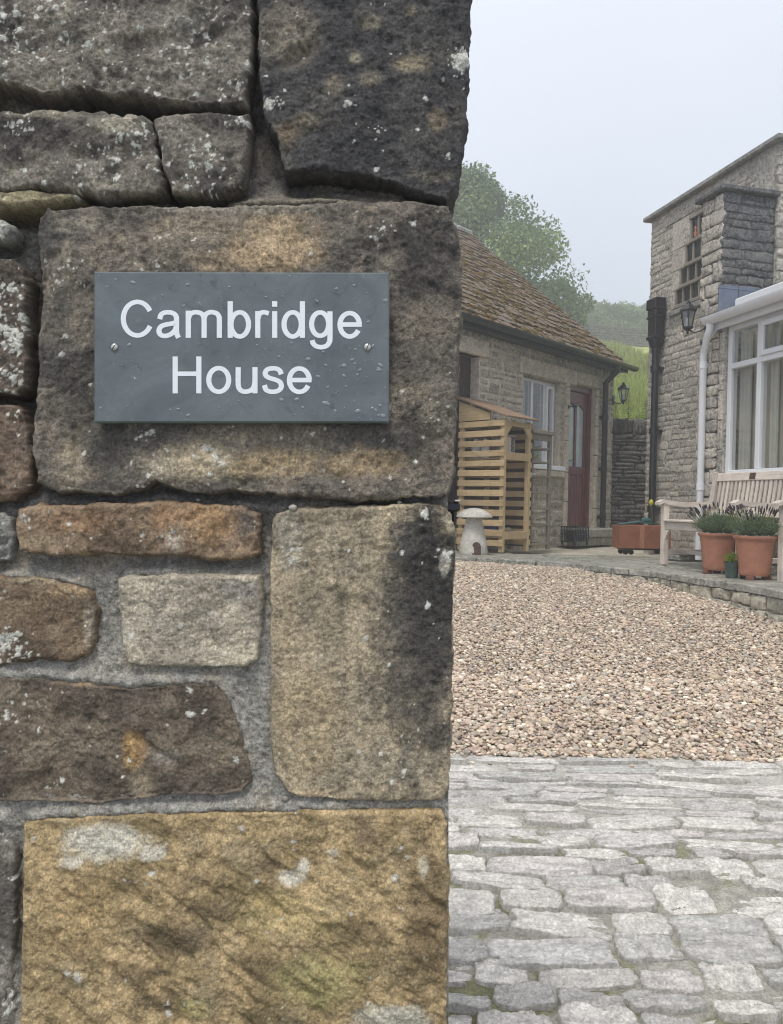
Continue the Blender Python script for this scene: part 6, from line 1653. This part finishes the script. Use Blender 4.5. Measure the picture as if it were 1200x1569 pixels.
# ------------------------------------------------------------------ pots
def lavender(parent, z0, rad, seed, n=900):
    rs = np.random.RandomState(seed); V = []; Cc_ = []
    for k in range(n):
        a = rs.uniform(0, 6.283); r_ = rad * rs.rand() ** .6; el = R(90) - (r_ / rad) * R(52) + rs.normal(0, .16)
        o_ = np.array([r_ * .6 * math.cos(a), r_ * .6 * math.sin(a), z0 + .0])
        d = np.array([math.cos(a) * math.cos(el), math.sin(a) * math.cos(el), math.sin(el)])
        Ls = rs.uniform(.11, .215) * (1.05 - .2 * r_ / rad)
        for q in range(5):
            f = .15 + .85 * q / 5; p = o_ + d * Ls * f; b2_ = rs.normal(size=3); b2_ /= np.linalg.norm(b2_); dd = d * .7 + b2_ * .7; dd /= np.linalg.norm(dd)
            sd_ = np.cross(dd, rs.normal(size=3)); sd_ /= np.linalg.norm(sd_); l_ = rs.uniform(.022, .042); wd_ = .0024
            V += [p - sd_ * wd_, p + sd_ * wd_, p + dd * l_ + sd_ * wd_ * .4, p + dd * l_ - sd_ * wd_ * .4]
            c = np.array([(0.125, 0.19, 0.095), (0.095, 0.155, 0.07), (0.17, 0.225, 0.13)][rs.randint(3)]) * rs.uniform(.75, 1.25); Cc_ += [c] * 4
    link('foliage', mesh('foliage', np.array(V), np.arange(len(V)).reshape(-1, 4), False, np.array(Cc_)), M['leaf'], parent)
    b = MB(); hb = MB()
    for k in range(58):
        a = rs.uniform(0, 6.283); r_ = rad * rs.rand() ** .5; el = R(90) - (r_ / rad) * R(38) + rs.normal(0, .1); d = np.array([math.cos(a) * math.cos(el), math.sin(a) * math.cos(el), math.sin(el)])
        o_ = np.array([r_ * .55 * math.cos(a), r_ * .55 * math.sin(a), z0]); L_ = rs.uniform(.17, .245)
        b.tube([tuple(o_), tuple(o_ + d * L_)], .0016, 4, False)
        p = o_ + d * L_; hb.tube([tuple(p), tuple(p + d * .012), tuple(p + d * .030), tuple(p + d * .042)], [.002, .006, .0055, .002], 6)
    b.build('stems', M['grass_stem'], parent); kind(hb.build('flower_heads', M['lav'], parent), 'stuff')
M['lav'] = plain_mat('faded_purple', (0.055, 0.042, 0.052), 0.8, 0.2, 0, 0.4, 60)
def bigpot(label, loc, seed):
    t = thing('plant_pot', label, 'plant pot', loc, seed * .7, 'terracotta pots on the terrace edge')
    b = MB(); pr = [(.112, .035), (.118, .05)]
    for k in range(1, 13):
        z = .05 + k * .0215; r_ = .118 + .030 * (k / 12) ** 1.3; pr += [(r_ + (.0022 if k % 2 else -.0012), z)]
    pr += [(.152, .318), (.162, .326), (.167, .338), (.164, .350), (.152, .352), (.146, .344), (.142, .318)]
    b.lathe(pr, 36); b.build('pot', M['terracotta'], t, True)
    for k in range(3):
        a = k * 2.094 + .5; m_ = Matrix.Rotation(a, 3, 'Z'); b = MB(); b.box(.06, .125, -.03, .03, 0, .034, .006, rot=m_); b.build('pot_foot', M['feet'], t)
    b = MB(); b.lathe([(.145, .325), (.10, .332), (.02, .334)], 20); b.build('soil', M['soil'], t)
    rs = np.random.RandomState(seed); V0_, F0_ = ico(1); n_ = 240; r_ = .143 * np.sqrt(rs.uniform(.2, 1, n_)); a = rs.uniform(0, 6.283, n_)
    cc = np.stack([r_ * np.cos(a), r_ * np.sin(a), .338 + rs.uniform(0, .012, n_)], 1); W_ = (V0_[None] * (rs.uniform(.006, .013, (n_, 1, 1))) * rs.uniform(.7, 1.2, (n_, 1, 3)) + cc[:, None]).reshape(-1, 3)
    kind(link('grit', mesh('grit', W_, (F0_[None] + (np.arange(n_) * len(V0_))[:, None, None]).reshape(-1, 3), True), M['grit'], t), 'stuff')
    lavender(t, .345, .165, seed)
bigpot('terracotta pot of faded lavender further from the camera, beside the bench leg', (2.815, 6.62, TZ + .002), 1)
bigpot('terracotta pot of faded lavender nearest the terrace edge on the right', (2.905, 6.14, TZ + .002), 2)
gp_ = thing('plant_pot', 'small dark green glazed pot with bright green plant between the terracotta pots', 'plant pot', (2.76, 6.22, TZ + .002), 0)
b = MB(); b.lathe([(.042, 0), (.046, .02), (.054, .10), (.062, .125), (.064, .135), (.056, .135), (.05, .115)], 20); b.build('pot', M['green_pot'], gp_, True)
rs = np.random.RandomState(3); V = []; Cc_ = []
for k in range(130):
    a = rs.uniform(0, 6.283); el = rs.uniform(.3, 1.5); d = np.array([math.cos(a) * math.cos(el), math.sin(a) * math.cos(el), math.sin(el)]); o_ = np.array([0, 0, .125]) + d * rs.uniform(.01, .075)
    sd_ = np.cross(d, rs.normal(size=3)); sd_ /= np.linalg.norm(sd_); l_ = rs.uniform(.02, .034); wd_ = l_ * .34
    V += [o_, o_ + d * l_ * .5 + sd_ * wd_, o_ + d * l_, o_ + d * l_ * .5 - sd_ * wd_]; Cc_ += [np.array([0.22, 0.30, 0.035]) * rs.uniform(.75, 1.3)] * 4
link('leaves', mesh('leaves', np.array(V), np.arange(len(V)).reshape(-1, 4), False, np.array(Cc_)), M['leaf'], gp_)
b = MB(); b.lathe([(.053, .11), (.03, .118), (.01, .12)], 14); b.build('soil', M['soil'], gp_)

# trough on its trolley
tg = thing('planter_trough', 'worn brown trough planter on a black wheeled stand by the house corner', 'planter', (2.66, 8.95, TZ), HA * .4)
b = MB(); TL, TD, T0, T1 = .62, .24, .075, .345
b.box(0, TL, 0, .018, T0, T1, .004); b.box(0, TL, TD - .018, TD, T0, T1, .004); b.box(0, .018, .018, TD - .018, T0, T1, .004); b.box(TL - .018, TL, .018, TD - .018, T0, T1, .004); b.box(.018, TL - .018, .018, TD - .018, T0, T0 + .02)
b.build('trough', M['trough'], tg)
for x in (.24, .50): 
    b = MB(); b.box(x, x + .055, -.012, -.001, T0 + .004, T1 - .003, .003); b.build('trough_strap', M['terracotta'], tg)
b = MB(); b.box(.018, TL - .018, .018, TD - .018, T1 - .06, T1 - .03); b.build('soil', M['soil'], tg)
b = MB(); b.box(.05, TL - .02, .03, TD - .03, .055, .074, .004); b.build('stand', M['black_iron'], tg)
for x in (.09, .16, TL - .08):
    for y in (.05, TD - .05):
        b = MB(); b.tube([(x, y - .014, .03), (x, y + .014, .03)], .03, 12); b.build('wheel', M['black_iron'], tg)
gt = thing('garden_tool', 'teal plastic garden tool lying across the top of the brown trough', 'garden tool', (2.66, 8.95, TZ + T1), HA * .4)
b = MB(); b.tube([(-.0, .09, .005), (.10, .08, .018), (.26, .07, .04)], [.010, .012, .014], 8); b.build('handle', M['teal'], gt, True)
b = MB(); b.box(.26, .42, .02, .15, .03, .042, .004, rot=Matrix.Rotation(.10, 3, 'Y'), org=(0, 0, .03)); b.box(.29, .40, .05, .12, .042, .10, .02, rot=Matrix.Rotation(.10, 3, 'Y'), org=(0, 0, .025)); b.build('head', M['teal'], gt)
yf = thing('yellow_flower', 'single small yellow flower rising from the trough behind the bench arm', 'flower', (2.66 + .42, 8.95 + .17, TZ + T1 - .04), 0)
b = MB(); b.tube([(0, 0, 0), (.01, 0, .14), (-.01, -.01, .28)], .004, 6); b.build('stem', M['grass_stem'], yf)
b = MB(); b.lathe([(.006, .27), (.022, .285), (.028, .31), (.02, .335), (.004, .35)], 8, org=(-.01, -.01, 0)); b.build('petals', M['yellow'], yf, True)
sl = thing('stone_slab', 'low dark stone slab leaning on the house foot beneath the bench', 'stone slab', (3.02, 8.2, TZ), HA)
b = MB(); b.box(-.02, .30, -.10, .14, 0, .06, .012); b.build('lower_slab', M['flag'], sl)
b = MB(); b.box(.0, .34, -.14, .10, .061, .10, .01); b.build('upper_slab', M['flag'], sl)

# ------------------------------------------------------------------ rain haze
b = MB(); b.box(-60, 60, -8, 78, CZ - 3.1, CZ + 19.5)
mt, t, bb = newmat('rain_haze'); t.nodes.remove(bb)
pv = t.nodes.new('ShaderNodeVolumePrincipled'); pv.inputs['Color'].default_value = (0.96, 0.985, 1.0, 1); pv.inputs['Density'].default_value = 0.0070; pv.inputs['Anisotropy'].default_value = 0.2
t.links.new(pv.outputs[0], t.nodes['Material Output'].inputs['Volume'])
kind(b.build('haze', mt), 'stuff')
